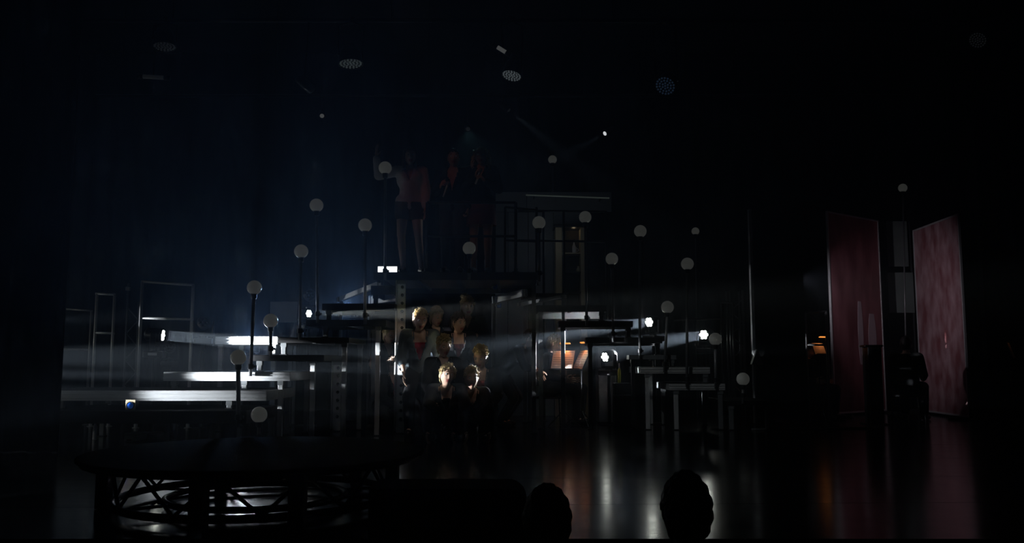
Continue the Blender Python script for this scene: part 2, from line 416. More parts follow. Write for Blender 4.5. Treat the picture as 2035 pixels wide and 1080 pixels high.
# turned aluminium beams bracing the top steps
def beam(label, p0, p1, wz=0.12, wy=0.05, mt='fascia', posts=()):
    t = thing('support_beam', label, 'beam', (p0.x, p0.y, 0))
    d = p1 - p0; Ln = d.length
    rot = d.to_track_quat('X', 'Z').to_matrix()
    m = MB(); m.box((p0 + p1) / 2, (Ln, wy, wz), rot); obj('beam_profile', m, mt, t, bev=0.004)
    for q in (0.06, 0.94):
        m = MB(); m.box(p0 + d * q, (0.03, wy + 0.012, wz + 0.012), rot); obj('end_clamp', m, 'dull_alu', t, bev=0.003)
    for q in posts:
        c = p0 + d * q
        m = MB(); m.tube([(c.x, c.y, 0.005), (c.x, c.y, c.z - wz / 2 + 0.01)], 0.024, 10); obj('prop_tube', m, 'dull_alu', t, smooth=True)
    return t
beam('short bright aluminium beam slanting under the tall platform by its blue clips', P(980, 597, 12.3), P(1046, 582, 11.75), 0.10, posts=(0.0,))
beam('aluminium beam slanting up below the black steps on the music stand side', P(1030, 606, 12.7), P(1124, 589, 12.0), 0.05, posts=(0.95,))
beam('aluminium truss beam slanting up to the tall platform on the round platform side', P(672, 597, 12.6), P(760, 562, 11.5), 0.07, 0.05, 'alu', posts=(0.08,))
beam('broad pale beam under the small top step on the round platform side', P(735, 597, 12.4), P(795, 590, 11.9), 0.12, 0.05, 'fascia', posts=(0.0,))
for (px, py, lb) in ((984, 572, 'upper'), (992, 609, 'lower')):
    c = P(px, py, 11.72)
    t = thing('rigging_clip', f'{lb} blue plastic clip with a steel hook by the bright slanting beam', 'clip', tuple(c))
    m = MB(); m.box(c, (0.055, 0.03, 0.045)); m.box(c + Vector((0.02, 0, 0.02)), (0.02, 0.032, 0.05)); obj('clip_body', m, 'blue_plastic', t, bev=0.006)
    m = MB(); m.torus(c + Vector((-0.035, -0.005, 0.01)), 0.018, 0.005, Matrix.Rotation(PI / 2, 3, 'X'), 14, 6); obj('hook', m, 'alu', t, smooth=True)
    m = MB(); m.tube([c + Vector((-0.035, 0, 0.02)), c + Vector((-0.03, 0.0, 0.12 if lb == 'lower' else 0.05))], 0.006, 8); obj('strap', m, 'alu', t)

# round-hole props etc. railings
def rail(label, pts_post, rails, Y, mt='dark_metal', r=0.021, base=None, name='guard_rail'):
    x0, yb = pts_post[0][0], pts_post[0][2]
    b = P(x0, yb, Y)
    t = thing(name, label, 'railing', (b.x, Y, base if base is not None else b.z))
    for (px, yt, yb) in pts_post:
        a = P(px, yt, Y); z0 = base if base is not None else P(px, yb, Y).z
        m = MB(); m.tube([(a.x, Y, z0 + 0.002), (a.x, Y, a.z)], r, 10); po = obj('post', m, mt, t, smooth=True)
        m = MB(); m.lathe([(0.05, 0.0), (0.05, 0.008), (r + 0.004, 0.012), (r + 0.004, 0.05)], (a.x, Y, z0 + 0.001), 14); obj('post_foot', m, mt, po)
    for (xa, ya, xb, yb_) in rails:
        m = MB(); m.tube([P(xa, ya, Y), P(xb, yb_, Y)], r * 0.85, 10); obj('rail_tube', m, mt, t, smooth=True)
    return t
rail('black guard rail in front of the two women on the tall platform', [(849, 403, 541), (1025, 403, 541)], [(849, 403, 1025, 403), (849, 470, 1025, 470)], YP + 0.06, base=ZP)
rail('black guard rail along the far edge of the tall platform', [(1004, 412, 541), (1066, 412, 541)], [(1004, 412, 1066, 418), (1004, 478, 1066, 480)], YP + 2.0, base=ZP)
rail('long black guard rail before the lit back room', [(1080, 420, 600), (1120, 420, 600), (1204, 420, 600)], [(1030, 419, 1206, 421), (1030, 478, 1206, 481)], 13.4, base=0.0)
rail('dim grey guard rail nearest the black side drape', [(124, 614, 760), (182, 619, 760)], [(122, 614, 184, 618), (118, 695, 178, 695)], 12.6, 'steel', 0.018, 0.0)
rail('guard rail with one bright post and a short lower bar behind the low decks', [(193, 584, 760), (228, 586, 760)], [(190, 584, 230, 586), (190, 662, 228, 663)], 12.3, 'alu', 0.020, 0.0)
rail('largest grey guard rail above the lit lamp with the round lenses', [(283, 560, 760), (384, 567, 760)], [(281, 560, 386, 567), (283, 633, 384, 635)], 12.0, 'alu', 0.022, 0.0)
rail('grey guard rail beside the lattice tower behind the globe poles', [(1433, 602, 760), (1456, 602, 760)], [(1431, 602, 1458, 602), (1340, 637, 1433, 634)], 14.0, 'steel', 0.016, 0.0)
rail('grey rail frame round the orange-lit desk', [(1600, 622, 800), (1641, 620, 800)], [(1598, 622, 1643, 620), (1598, 686, 1641, 686)], 13.4, 'steel', 0.02, 0.0)

# ================================================================== GLOBE LAMPS
GLOBE = None
def globe_lamp(px, py, pb, Y, label, lean=0, D=0.172, rp=0.019, foot=None):
    g = P(px, py, Y); b = P(px + lean, pb, Y)
    if foot is not None: b.z = foot
    t = thing('globe_lamp', label, 'globe lamp', tuple(b), group='globe lamps on poles')
    R = D / 2
    d = (g - b).normalized(); q = d.to_track_quat('Z', 'Y').to_matrix()
    prof = []
    for k in range(1, 17):
        a = PI * k / 17
        prof.append((R * math.sin(a), -R * math.cos(a)))
    m = MB(); m.lathe(prof, g, 28, 0, q); obj('globe', m, 'globe', t, smooth=True)
    n_ = g - d * (R * 0.96)
    m = MB(); m.lathe([(0.030, -0.05), (0.034, -0.03), (0.034, 0.0), (0.042, 0.006), (0.042, 0.018)], n_, 18, 0, q); obj('collar', m, 'dark_metal', t, smooth=False)
    m = MB(); m.tube([b, n_ - d * 0.03], rp, 12); po = obj('pole', m, 'steel', t, smooth=True)
    m = MB(); m.lathe([(rp + 0.012, 0), (rp + 0.012, 0.06)], b + d * 0.08, 12, 0, q); m.box(b + d * 0.11 + Vector((rp + 0.015, 0.01, 0)), (0.03, 0.03, 0.03)); obj('pole_clamp', m, 'dark_metal', po, bev=0.003)
    return t
globe_lamp(515, 825, 862, 9.28, 'largest white globe on a very short pole standing on the floor', foot=0.0)
globe_lamp(473.5, 711, 850, 9.42, 'white globe on the thickest pole at the end of the two lowest decks', rp=0.024)
globe_lamp(538, 638, 712, 10.27, 'white globe on a short pole at the fourth lowest deck', rp=0.02)
globe_lamp(505.5, 572, 748, 10.07, 'white globe on a brightly lit pole fixed to the broad white glare', -8, rp=0.021)
globe_lamp(598.5, 500, 676, 10.475, 'white globe on a pole brightly lit at its very foot', -3)
globe_lamp(629, 408.5, 642, 10.675, 'white globe on the tallest pole of the stair behind the round platform', 2)
globe_lamp(725.5, 448, 645, 10.675, 'white globe on a tall dark pole close to the woman in the white blouse')
globe_lamp(765.5, 334, 541, 11.03, 'white globe on a pole under the raised arm of the woman in white', foot=ZP - 0.1)
globe_lamp(932.5, 494, 541, 11.03, 'white globe on a short pole at the front of the tall platform', foot=ZP - 0.1)
globe_lamp(1071, 443, 560, 11.03, 'white globe on a pole at the corner of the tall platform', 1)
globe_lamp(1163, 432, 648, 11.725, 'white globe on a tall pole in front of the cream cabinet', 3)
globe_lamp(1216, 515, 680, 11.695, 'white globe on a pole rising just above the lamp by the grey case', 3)
globe_lamp(1272.5, 460, 714, 11.675, 'white globe on a tall thin pole crossing the beam of a bright lamp', -1)
globe_lamp(1366, 525, 770, 11.575, 'white globe on a long thin pole above the pale wooden-edged deck', -1)
globe_lamp(1326.5, 611, 740, 11.625, 'white globe on a leaning pole between the two outer bright lamps', -6)
globe_lamp(1421.5, 674.5, 772, 11.575, 'white globe on a pole overlapping the outermost bright lamp', 1)
globe_lamp(1476.5, 754, 803, 11.525, 'dim white globe on a short pole at the thin dark deck')
globe_lamp(1382, 460, 640, 15.3, 'small dim globe far behind the long thin pole', 0, 0.14, 0.014, 0.0)
globe_lamp(1794, 374, 640, 15.6, 'small dim globe high above the gap between the red banners', 0, 0.16, 0.014, 0.0)
globe_lamp(1098, 317.5, 560, 15.0, 'small dim globe high above the lit back room', 0, 0.155, 0.014, 0.0)

# ================================================================== LIGHT FIXTURES
def moving_head(label, px, py, Y, target, on=True, zbase=None, sc_=1.0, mt='lamp_on'):
    """base, yoke with two arms, barrel head, lens cluster; head axis towards target"""
    h = P(px, py, Y); aim = (Vector(target) - h).normalized()
    zf = zbase if zbase is not None else 0.0
    zb = max(zf, h.z - 0.30 * sc_)
    t = thing('moving_head_light', label, 'stage light', (h.x, h.y, zf), group='moving head stage lights')
    if zb - zf > 0.03:                              # short stand under the base
        m = MB(); m.tube([(h.x, h.y, zf + 0.015), (h.x, h.y, zb + 0.01)], 0.025, 12); st = obj('stand_pole', m, 'dark_metal', t, smooth=True)
        m = MB(); m.lathe([(0.15, 0.001), (0.15, 0.012), (0.03, 0.02)], (h.x, h.y, zf), 20); obj('stand_foot', m, 'dark_metal', st)
    yaw = math.atan2(aim.y, aim.x)
    rz = Matrix.Rotation(yaw, 3, 'Z')
    q = aim.to_track_quat('Z', 'Y').to_matrix()
    b = Vector((h.x, h.y, zb)); s = sc_
    m = MB(); m.box(b + Vector((0, 0, 0.045 * s)), (0.24 * s, 0.24 * s, 0.085 * s), rz); ba = obj('base', m, 'black_plastic', t, bev=0.012)
    m = MB(); m.box(b + rz @ Vector((0.0, -0.121 * s, 0.05 * s)), (0.11 * s, 0.004, 0.035 * s), rz); obj('display_plate', m, 'white_plastic', ba)
    top = h.z - zb
    m = MB(); m.lathe([(0.06 * s, 0.085 * s), (0.06 * s, 0.12 * s)], b, 16); m.box(b + Vector((0, 0, 0.13 * s)), (0.07 * s, 0.27 * s, 0.03 * s), rz)
    for sd in (-1, 1):
        c = b + rz @ Vector((0, sd * 0.125 * s, 0)) + Vector((0, 0, (0.13 * s + top) / 2 + 0.01))
        m.box(c, (0.075 * s, 0.028 * s, top - 0.10 * s), rz)
    obj('yoke', m, 'black_plastic', t, bev=0.008)
    m = MB(); m.lathe([(0.05 * s, -0.13 * s), (0.085 * s, -0.10 * s), (0.092 * s, 0.0), (0.092 * s, 0.085 * s), (0.084 * s, 0.09 * s)], h, 24, 0, q)
    hd = obj('head', m, 'black_plastic', t, smooth=True)
    cells = [(0, 0)] + [(0.050 * math.cos(k * PI / 3), 0.050 * math.sin(k * PI / 3)) for k in range(6)]
    for (cx, cy) in cells:
        m = MB(); m.lathe([(0.0, -0.01), (0.023 * s, -0.006), (0.022 * s, 0.004), (0.012 * s, 0.010), (0.0, 0.012)], h + q @ Vector((cx * s, cy * s, 0.094 * s)), 12, 0, q)
        obj('lens', m, mt if on else 'black_plastic', hd, smooth=True)
    return h + aim * 0.125 * s, aim

def fixture(label, px, py, Y, tgt, power, deg, col=(0.93, 0.97, 1.0), blend=0.2, zbase=None, mt='lamp_on', s=1.0, rad=0.035):
    src, aim = moving_head(label, px, py, Y, tgt, True, zbase, s, mt)
    if rad > 0.05:                                   # one narrow beam per row of lenses: a thick parallel shaft
        up = Vector((0, 0, 1)) - aim * aim.z; up.normalize()
        for k in (-2, -1, 0, 1, 2):
            o_ = up * (k * 0.027 * s)
            spot('beam_' + str(len(bpy.data.lights)), src + o_, Vector(tgt) + o_, power / 5, deg, col, blend, 0.012)
    else:
        spot('beam_' + str(len(bpy.data.lights)), src, tgt, power, deg, col, blend, rad)
LB = (0.84, 0.92, 1.0)
fixture('lit moving head lamp with a cluster of round lenses below the large guard rail', 309, 666, 11.15, P(500, 681, 11.35), 34000, 6.5, LB, 0.6, rad=0.075)
fixture('moving head lamp hidden behind the black side drape aiming along the third deck', -190, 742, 9.35, P(455, 748, 10.1), 9500, 4.2, LB, 0.6)
fixture('moving head lamp hidden behind the black side drape aiming along the second deck', -190, 768, 9.08, P(370, 787, 9.78), 2300, 8, LB, 1.0)
fixture('topmost moving head lamp hidden behind the black side drape aiming at the perforated leg', -370, 705, 9.10, P(800, 715, 11.05), 15000, 6.2, LB, 0.4)
fixture('lowest moving head lamp hidden behind the black side drape aiming at the crouching people', -460, 727, 9.08, P(884, 752, 9.95), 7500, 2.4, LB, 0.4)
fixture('moving head lamp hidden behind the black side drape aiming along the grey rails', 40, 640, 12.0, P(400, 625, 12.05), 160, 12, LB, 0.6, zbase=0.0)
fixture('lit moving head lamp with round lenses behind the stair above the music stands', 1298, 640, 12.95, P(850, 690, 10.28), 13000, 6.5, LB, 0.35, rad=0.08)
fixture('outermost lit moving head lamp with round lenses behind a white globe', 1404, 665, 14.9, P(905, 744, 10.0), 7000, 6.0, LB, 0.35, s=1.12, rad=0.09)
fixture('lit moving head lamp in front of the grey case beside the music stands', 1210, 708, 12.6, P(1000, 770, 11.2), 60, 20, LB, 0.4, s=0.95, mt='lamp_mid')
fixture('small lit lamp standing behind the poles of the fifth and sixth decks', 607, 624, 11.6, P(838, 615, 10.5), 4500, 8, (1, 1, 0.92), 0.1, zbase=DECK['T5']['z'], s=0.7)
spot('beam_' + str(len(bpy.data.lights)), P(611, 624, 11.55), P(868, 625, 11.5), 3600, 6, (1, 1, 0.92), 0.1, 0.012)
BW = (.32, .55, 1.0)  # blue backlights added out of sight to make the glow in the haze
fixture('added unseen moving head lamp behind the black decks making the blue haze glow', 690, 611, 13.3, P(600, 480, 6), 115, 56, BW, 1.0, mt='lamp_blue')
fixture('added unseen moving head lamp behind the pale deck making the blue haze glow', 500, 678, 13.3, P(500, 560, 6), 85, 56, BW, 1.0, mt='lamp_blue')
fixture('added unseen moving head lamp behind the scenery flat brightening the red banners', 1580, 551, 13.0, P(1800, 610, 14.6), 65, 72, (.9, .86, 1.0), 1.0, mt='lamp_faint', s=0.8)  # unseen lamp added behind the flat to brighten the banners
moving_head('unlit moving head lamp on a stand beside the pale deck behind the stair', 405, 642, 11.9, P(405, 560, 8), False, 0.0)
moving_head('unlit moving head lamp on a stand behind the lowest decks', 338, 690, 13.0, P(330, 600, 8), False, 0.0)
moving_head('unlit moving head lamp between the two tall globe poles', 615, 588, 12.4, P(615, 500, 8), False, 0.0, 0.9)

c = P(770, 538, 12.2); c.z = max(c.z, ZP + .085)
t = thing('flood_light', 'small bright rectangular flood light on the platform by the woman in white', 'stage light', (c.x, c.y, ZP))
m = MB(); m.box(c + Vector((0, .05, 0)), (.30, .08, .14)); obj('housing', m, 'black_plastic', t, bev=.01)
m = MB(); m.box(c, (.275, .012, .115)); obj('lamp_face', m, 'lamp_flood', t, bev=.004)
for sx in (-1, 1):
    m = MB(); m.box((c.x + sx * .16, c.y + .05, (c.z + ZP) / 2 + .01), (.012, .05, c.z - ZP - .004)); obj('side_bracket', m, 'dark_metal', t)
# ceiling rig: bars with LED wash lights
def pipe(label, y, z, x0, x1):
    t = thing('lighting_bar', label, 'lighting bar', (0, y, z), group='ceiling lighting bars')
    m = MB(); m.tube([(x0, y, z), (x1, y, z)], 0.025, 10); obj('pipe', m, 'dark_metal', t, smooth=True)
    x = x0 + 0.4
    while x < x1:
        m = MB(); m.tube([(x, y, z), (x, y, 7.1)], 0.008, 6); obj('hanger', m, 'dark_metal', t)
        x += 2.4
    return t
pipe('long black lighting bar carrying the round wash lights', 9.0, 4.62, -6.5, 6.5)
pipe('long black lighting bar carrying the small spots', 13.0, 5.05, -6.5, 6.5)
pipe('added unseen lighting bar above the front of the stage for the fill spots', 6.0, 6.2, -6.5, 6.5)  # unseen bar, added to carry the front fill spots
def wash(label, px, py, Y, aim, mt, Rr=0.115, zbar=4.62, n=37):
    c = P(px, py, Y); aim = Vector(aim).normalized(); q = aim.to_track_quat('Z', 'Y').to_matrix()
    t = thing('led_wash_light', label, 'stage light', tuple(c), group='ceiling wash lights')
    m = MB(); m.lathe([(Rr * 0.6, -0.20), (Rr * 0.95, -0.12), (Rr * 1.08, 0.0), (Rr * 1.08, 0.012), (Rr * 1.02, 0.012), (Rr * 1.0, -0.004), (0.0, -0.004)], c, 28, 0, q); bd = obj('housing', m, 'black_plastic', t, smooth=False)
    m = MB(); m.tube([c + q @ Vector((Rr * 1.12, 0, -0.06)), Vector((c.x + Rr * 1.1, c.y, zbar - 0.06)), Vector((c.x, c.y, zbar - 0.02)), Vector((c.x - Rr * 1.1, c.y, zbar - 0.06)), c + q @ Vector((-Rr * 1.12, 0, -0.06))], 0.012, 8); obj('bracket', m, 'black_plastic', t)
    m = MB(); m.tube([(c.x, 9.0 if zbar < 5 else 13.0, zbar - 0.03), (c.x, 9.0 if zbar < 5 else 13.0, zbar + 0.03)], 0.035, 10); obj('hook_clamp', m, 'dark_metal', t)
    m = MB(); k = 0
    for ring in range(4):
        cnt = 1 if ring == 0 else ring * 6
        for j in range(cnt):
            a = 2 * PI * j / cnt + ring * 0.2; rr = Rr * 0.29 * ring
            p = c + q @ Vector((rr * math.cos(a), rr * math.sin(a), 0.0))
            m.lathe([(0.0, -0.004), (Rr * 0.105, -0.002), (Rr * 0.09, 0.006), (0.0, 0.008)], p, 8, 0, q)
    o = obj('lens_array', m, mt, bd, smooth=True); o['kind'] = 'stuff'
wash('round ceiling wash light with dim white lens dots above the raised hand', 697, 126, 9.0, (0.08, -0.10, -1.0), 'lamp_faint2', 0.125)
wash('round ceiling wash light with the brightest lens dots next to the angled tube', 1017, 150, 9.0, (-0.2, -0.25, -0.95), 'lamp_dim', 0.105)
wash('round ceiling wash light glowing dark blue', 1322, 171, 9.0, (-0.45, -0.65, -0.75), 'lamp_blue', 0.11)
wash('nearly dark ceiling wash light above the short pale bar', 327, 92, 9.0, (0.1, -0.1, -1.0), 'lamp_faint')
wash('nearly dark ceiling wash light at the drape beside the low decks', 98, 121, 9.0, (0.7, -0.5, -0.7), 'lamp_faint', 0.08)
wash('nearly dark ceiling wash light above the red banners', 1943, 80, 9.0, (-0.7, -0.5, -0.7), 'lamp_faint', 0.09)
def tube_light(label, p0, p1, mt, zbar=4.62):
    t = thing('tube_light', label, 'tube light', tuple((p0 + p1) / 2))
    m = MB(); m.tube([p0, p1], 0.022, 10); obj('tube', m, mt, t, smooth=True)
    d = (p1 - p0).normalized()
    for p in (p0, p1):
        m = MB(); m.tube([p - d * 0.03, p + d * 0.03], 0.028, 10); obj('end_cap', m, 'black_plastic', t, smooth=True)
    c = (p0 + p1) / 2
    m = MB(); m.tube([c + Vector((0, 0, 0.01)), (c.x, 9.0, zbar - 0.02)], 0.008, 6); obj('hanger', m, 'black_plastic', t)
mat('lamp_pale', (0.4, 0.4, 0.4), 0.3, emit=(0.9, 0.95, 0.95), estr=0.05)
tube_light('angled pale tube hanging above the brightest wash light', P(984, 91, 9.0), P(1010, 107, 9.0), 'lamp_pale')
tube_light('short level pale bar hanging below a nearly dark wash light', P(279, 152, 9.0), P(332, 155, 9.0), 'lamp_faint')
def small_spot(label, px, py, Y, tgt, mt, power, deg, col, zbar=5.05):
    c = P(px, py, Y); aim = (Vector(tgt) - c).normalized(); q = aim.to_track_quat('Z', 'Y').to_matrix()
    t = thing('small_spotlight', label, 'stage light', tuple(c))
    m = MB(); m.lathe([(0.02, -0.22), (0.05, -0.20), (0.055, 0.0), (0.05, 0.012), (0.0, 0.008)], c, 18, 0, q); obj('barrel', m, 'black_plastic', t, smooth=True)
    m = MB(); m.lathe([(0.0, 0.009), (0.034, 0.013), (0.02, 0.026), (0.0, 0.03)], c, 14, 0, q); obj('lens', m, mt, t, smooth=True)
    m = MB(); bk = c - aim * 0.1; m.tube([bk, Vector((bk.x, {4.62: 9.0, 5.05: 13.0, 6.2: 6.0}[zbar], zbar - 0.02))], 0.012, 8); obj('hanger', m, 'black_plastic', t)
    if power: spot('beam_' + str(len(bpy.data.lights)), c + aim * 0.05, tgt, power, deg, col, 0.4, 0.02)
small_spot('small white spotlight throwing a faint beam beside the back room', 1203, 265, 13.0, P(960, 400, 11.6), 'lamp_small', 22, 13, (0.7, 0.85, 0.9))
small_spot('small dim spotlight below the red-tinted one', 640, 230, 13.0, P(480, 995, 5.6), 'lamp_pale', 0, 9, (.9, .95, 1.0))
small_spot('small spotlight with a red gel', 617, 177, 9.0, P(860, 400, 11.3), 'lamp_red', 1.6, 22, (1.0, 0.10, 0.05), 4.62)
small_spot('small green-tinged spotlight above the blonde woman', 930, 256, 13.0, P(940, 330, 11.5), 'lamp_faint', 5, 30, (0.4, 0.8, 0.8))

# ================================================================== BACK ROOM behind the railing
YB = 14.6
a = P(1030, 388, YB); b = P(1205, 600, YB)
m = MB(); m.bx(a.x - 0.5, b.x + 0.0, YB, YB + 0.1, 0.0, P(1030, 380, YB).z)
for i, (u0, u1) in enumerate(((985, 1008), (1012, 1046), (1050, 1100), (1104, 1206))):
    pass
t = thing('backroom_wall', 'pale grey panelled wall of the back room behind the railing', 'wall panel', ((a.x + b.x) / 2, YB, 0))
zt = P(1030, 382, YB).z
for (u0, u1) in ((985, 1009), (1010, 1049), (1050, 1099), (1100, 1166)):
    m = MB(); m.bx(P(u0, 400, YB).x, P(u1, 400, YB).x, YB, YB + 0.06, 0.0, P(u0, 421, YB).z - 0.01); obj('wall_panel', m, 'room_grey', t, bev=0.006)
for (u0, u1) in ((985, 1046), (1047, 1215)):
    m = MB(); m.bx(P(u0, 400, YB).x, P(u1, 400, YB).x, YB, YB + 0.06, P(u0, 421, YB).z, zt); obj('upper_panel', m, 'room_grey', t, bev=0.006)
c = thing('display_cabinet', 'cream open cabinet with dark interior and shelves behind the railing', 'cabinet', (P(1133, 540, YB - 0.5).x, YB - 0.3, 0))
YC = YB - 0.45
X0, X1, X2, X3 = [P(x, 500, YC).x for x in (1104, 1117, 1154, 1166)]
zc0, zc1 = 0.0, P(1104, 452, YC).z
m = MB(); m.bx(X0, X1, YC, YC + 0.40, zc0, zc1); obj('side_panel', m, 'cream', c, bev=0.006)
m = MB(); m.bx(X2, X3, YC, YC + 0.40, zc0, zc1); obj('side_panel', m, 'cream', c, bev=0.006)
m = MB(); m.bx(X1, X2, YC + 0.36, YC + 0.40, zc0, zc1); obj('back_panel', m, 'cabinet_dark', c)
m = MB(); m.bx(X0 - 0.03, X3 + 0.03, YC - 0.03, YC + 0.41, zc1, zc1 + 0.05); obj('cornice', m, 'dark_metal', c, bev=0.01)
for y_ in (502, 540, 580, 640):
    z_ = P(1130, y_, YC).z
    m = MB(); m.bx(X1, X2, YC + 0.02, YC + 0.36, z_ - 0.02, z_); obj('shelf', m, 'cabinet_dark' if y_ > 505 else 'cream', c)
zs = P(1130, 502, YC).z
t = thing('mug', 'pale patterned mug on the upper shelf of the cream cabinet', 'mug', (P(1142, 500, YC + 0.1).x, YC + 0.12, zs), world=False)
m = MB(); m.lathe([(0.03, 0.0), (0.036, 0.01), (0.036, 0.10), (0.032, 0.10), (0.03, 0.012), (0.0, 0.012)], n=18); obj('cup', m, 'white_plastic', t, smooth=True)
m = MB(); m.torus((0.04, 0, 0.055), 0.025, 0.006, Matrix.Rotation(PI / 2, 3, 'X'), 14, 6); obj('handle', m, 'white_plastic', t, smooth=True)
t = thing('glass_bottle', 'small clear bottle standing behind the mug in the cream cabinet', 'bottle', (P(1141, 500, YC + 0.2).x, YC + 0.24, zs), world=False)
m = MB(); m.lathe([(0.03, 0), (0.03, 0.13), (0.012, 0.18), (0.012, 0.24), (0.0, 0.24)], n=16); obj('bottle_body', m, 'white_plastic', t, smooth=True)
m = MB(); m.lathe([(0.014, 0.238), (0.014, 0.26), (0, 0.26)], n=12); obj('stopper', m, 'dark_metal', t)
zs = P(1130, 540, YC).z
t = thing('small_vase', 'small pale round vase on the lower shelf of the cream cabinet', 'vase', (P(1150, 535, YC + 0.1).x, YC + 0.15, zs), world=False)
m = MB(); m.lathe([(0.02, 0), (0.04, 0.03), (0.03, 0.07), (0.018, 0.085), (0.022, 0.10), (0.0, 0.098)], n=18); obj('vase_body', m, 'cream', t, smooth=True)
m = MB(); m.lathe([(0.022, 0.098), (0.026, 0.104), (0.02, 0.108)], n=18); obj('rim', m, 'cream', t)
point('cabinet_fill', P(1140, 462, YC + 0.2), 0.05, (1, 0.8, 0.5), 0.03)  # unseen warm fill added inside the cabinet
# strip light above the room
p0, p1 = P(1045, 388, YB - 0.3), P(1211, 394, YB - 0.3)
mat('strip_lamp', (0.6, 0.6, 0.6), 0.4, emit=(0.8, 1.0, 0.9), estr=0.02)
t = thing('strip_light', 'long thin strip light above the back room', 'strip light', tuple((p0 + p1) / 2))
m = MB(); m.tube([p0, p1], 0.012, 8); obj('tube', m, 'strip_lamp', t, smooth=True)
for q in (0.1, 0.9):
    pp = p0.lerp(p1, q); m = MB(); m.bx(pp.x - 0.01, pp.x + 0.01, pp.y, YB + 0.01, pp.z - 0.01, pp.z + 0.01); obj('bracket', m, 'dark_metal', t)
point('backroom_fill', P(1100, 470, 13.6), 0.5, (0.75, 0.9, 1.0), 0.25)  # unseen fill point added for the dim back room

a = P(537, 600, 12.7); b = P(590, 641, 12.7)
t = thing('baffle_panel', 'blue-grey baffle panel standing between the globe poles', 'panel', ((a.x + b.x) / 2, 12.7, 0))
m = MB(); m.bx(a.x, b.x, 12.7, 12.73, b.z, a.z); obj('panel_sheet', m, 'room_grey', t, bev=.004)
for xx in (a.x + .03, b.x - .03):
    m = MB(); m.bx(xx - .02, xx + .02, 12.732, 12.77, 0.002, a.z - .02); obj('post', m, 'dull_alu', t)
# ================================================================== RIGHT SIDE: banners, masts, tower
def banner(label, tl, tr, bl, br, Yl, Yr, fig, pm='banner_print'):
    """tall printed banner in a slim silver frame standing on two feet"""
    A = P(*tl, Yl); B = P(*tr, Yr)
    zb = 0.04; zt = (A.z + B.z) / 2
    A = Vector((A.x, A.y, 0)); B = Vector((B.x, B.y, 0))
    t = thing('printed_banner', label, 'banner', tuple((A + B) / 2))
    u = (B - A).normalized(); W = (B - A).length
    rz = Matrix.Rotation(math.atan2(u.y, u.x), 3, 'Z'); nrm = rz @ Vector((0, -1, 0))
    mid = (A + B) / 2
    def bb(mm, s0, s1, z0, z1, off, th): mm.box(A + u * (s0 + s1) / 2 + Vector((0, 0, (z0 + z1) / 2)) + nrm * off, (s1 - s0, th, z1 - z0), rz)
    m = MB(); bb(m, 0.02, W - 0.02, zb + 0.02, zt - 0.02, 0, 0.012); pr = obj('print', m, pm, t)
    for (s0, s1, z0, z1, mt, th) in fig:
        m = MB(); H = zt - zb; nn = 10; vs_ = []                      # tapering pale streak in the print
        for k in range(nn + 1):
            u_ = k / nn; hw = (s1 - s0) * W * 0.5 * (0.35 + 0.65 * math.sin(PI * min(1, u_ * 0.8 + 0.1)))
            for sg in (-1, 1):
                for off in (0.007, 0.010): vs_.append(A + u * ((s0 + s1) / 2 * W + sg * hw) + Vector((0, 0, zb + H * (z0 + (z1 - z0) * u_))) + nrm * off)
        fs_ = [(0, 1, 3, 2), (4 * nn, 4 * nn + 2, 4 * nn + 3, 4 * nn + 1)]
        for k in range(nn):
            a_ = 4 * k; b_ = a_ + 4
            fs_ += [(a_, b_, b_ + 1, a_ + 1), (a_ + 1, b_ + 1, b_ + 3, a_ + 3), (a_ + 3, b_ + 3, b_ + 2, a_ + 2), (a_ + 2, b_ + 2, b_, a_)]
        m.add(vs_, fs_); obj('printed_figure', m, mt, pr)
    for (s0, s1, z0, z1) in ((0, 0.03, zb, zt), (W - 0.03, W, zb, zt), (0.03, W - 0.03, zt - 0.03, zt), (0.03, W - 0.03, zb, zb + 0.03)):
        m = MB(); bb(m, s0, s1, z0, z1, 0, 0.035); obj('frame_bar', m, 'alu', t, bev=0.003)
    for z in (0.22, 0.40):
        m = MB(); bb(m, 0.0, W, zb + (zt - zb) * z, zb + (zt - zb) * z + 0.02, -0.02, 0.02); obj('rear_bar', m, 'dull_alu', t)
    for s0 in (0.06, W - 0.06):
        m = MB(); m.box(A + u * s0 + Vector((0, 0, 0.02)), (0.06, 0.6, 0.035), rz); obj('foot', m, 'dark_metal', t)
    return t
banner('pinkish red printed banner with two pale streaks nearer the stair', (1642, 420), (1744, 438), 0, 0, 14.5, 15.5,
       [(0.50, 0.60, 0.24, 0.56, 'banner_figure', 1), (0.70, 0.86, 0.24, 0.50, 'banner_figure', 1)])
banner('pinkish red printed banner with a pale mottled print at the side drape', (1815, 462), (1905, 420), 0, 0, 15.4, 13.6,
       [], 'banner_mottle')
m_ = thing('projection_screen', 'dim grey screen hanging in the gap between the red banners', 'screen', tuple(P(1790, 620, 16.0)))
c0, c1 = P(1765, 542, 16.0), P(1818, 622, 16.0)
m = MB(); m.bx(c0.x, c1.x, 16.0, 16.03, c1.z, c0.z); obj('screen_surface', m, 'screen_grey', m_)
d0, d1 = P(1762, 440, 16.0), P(1806, 530, 16.0)
m = MB(); m.bx(d0.x, d1.x, 16.0, 16.03, d1.z, d0.z); obj('upper_panel', m, 'screen_grey', m_)
m = MB(); m.bx(c0.x - 0.02, c1.x + 0.02, 15.99, 16.05, 0.0, 0.05); m.tube([(c0.x, 16.05, 0), (c0.x, 16.05, d0.z)], 0.02, 8); m.tube([(c1.x, 16.05, 0), (c1.x, 16.05, d0.z)], 0.02, 8); obj('stand_frame', m, 'dark_metal', m_)
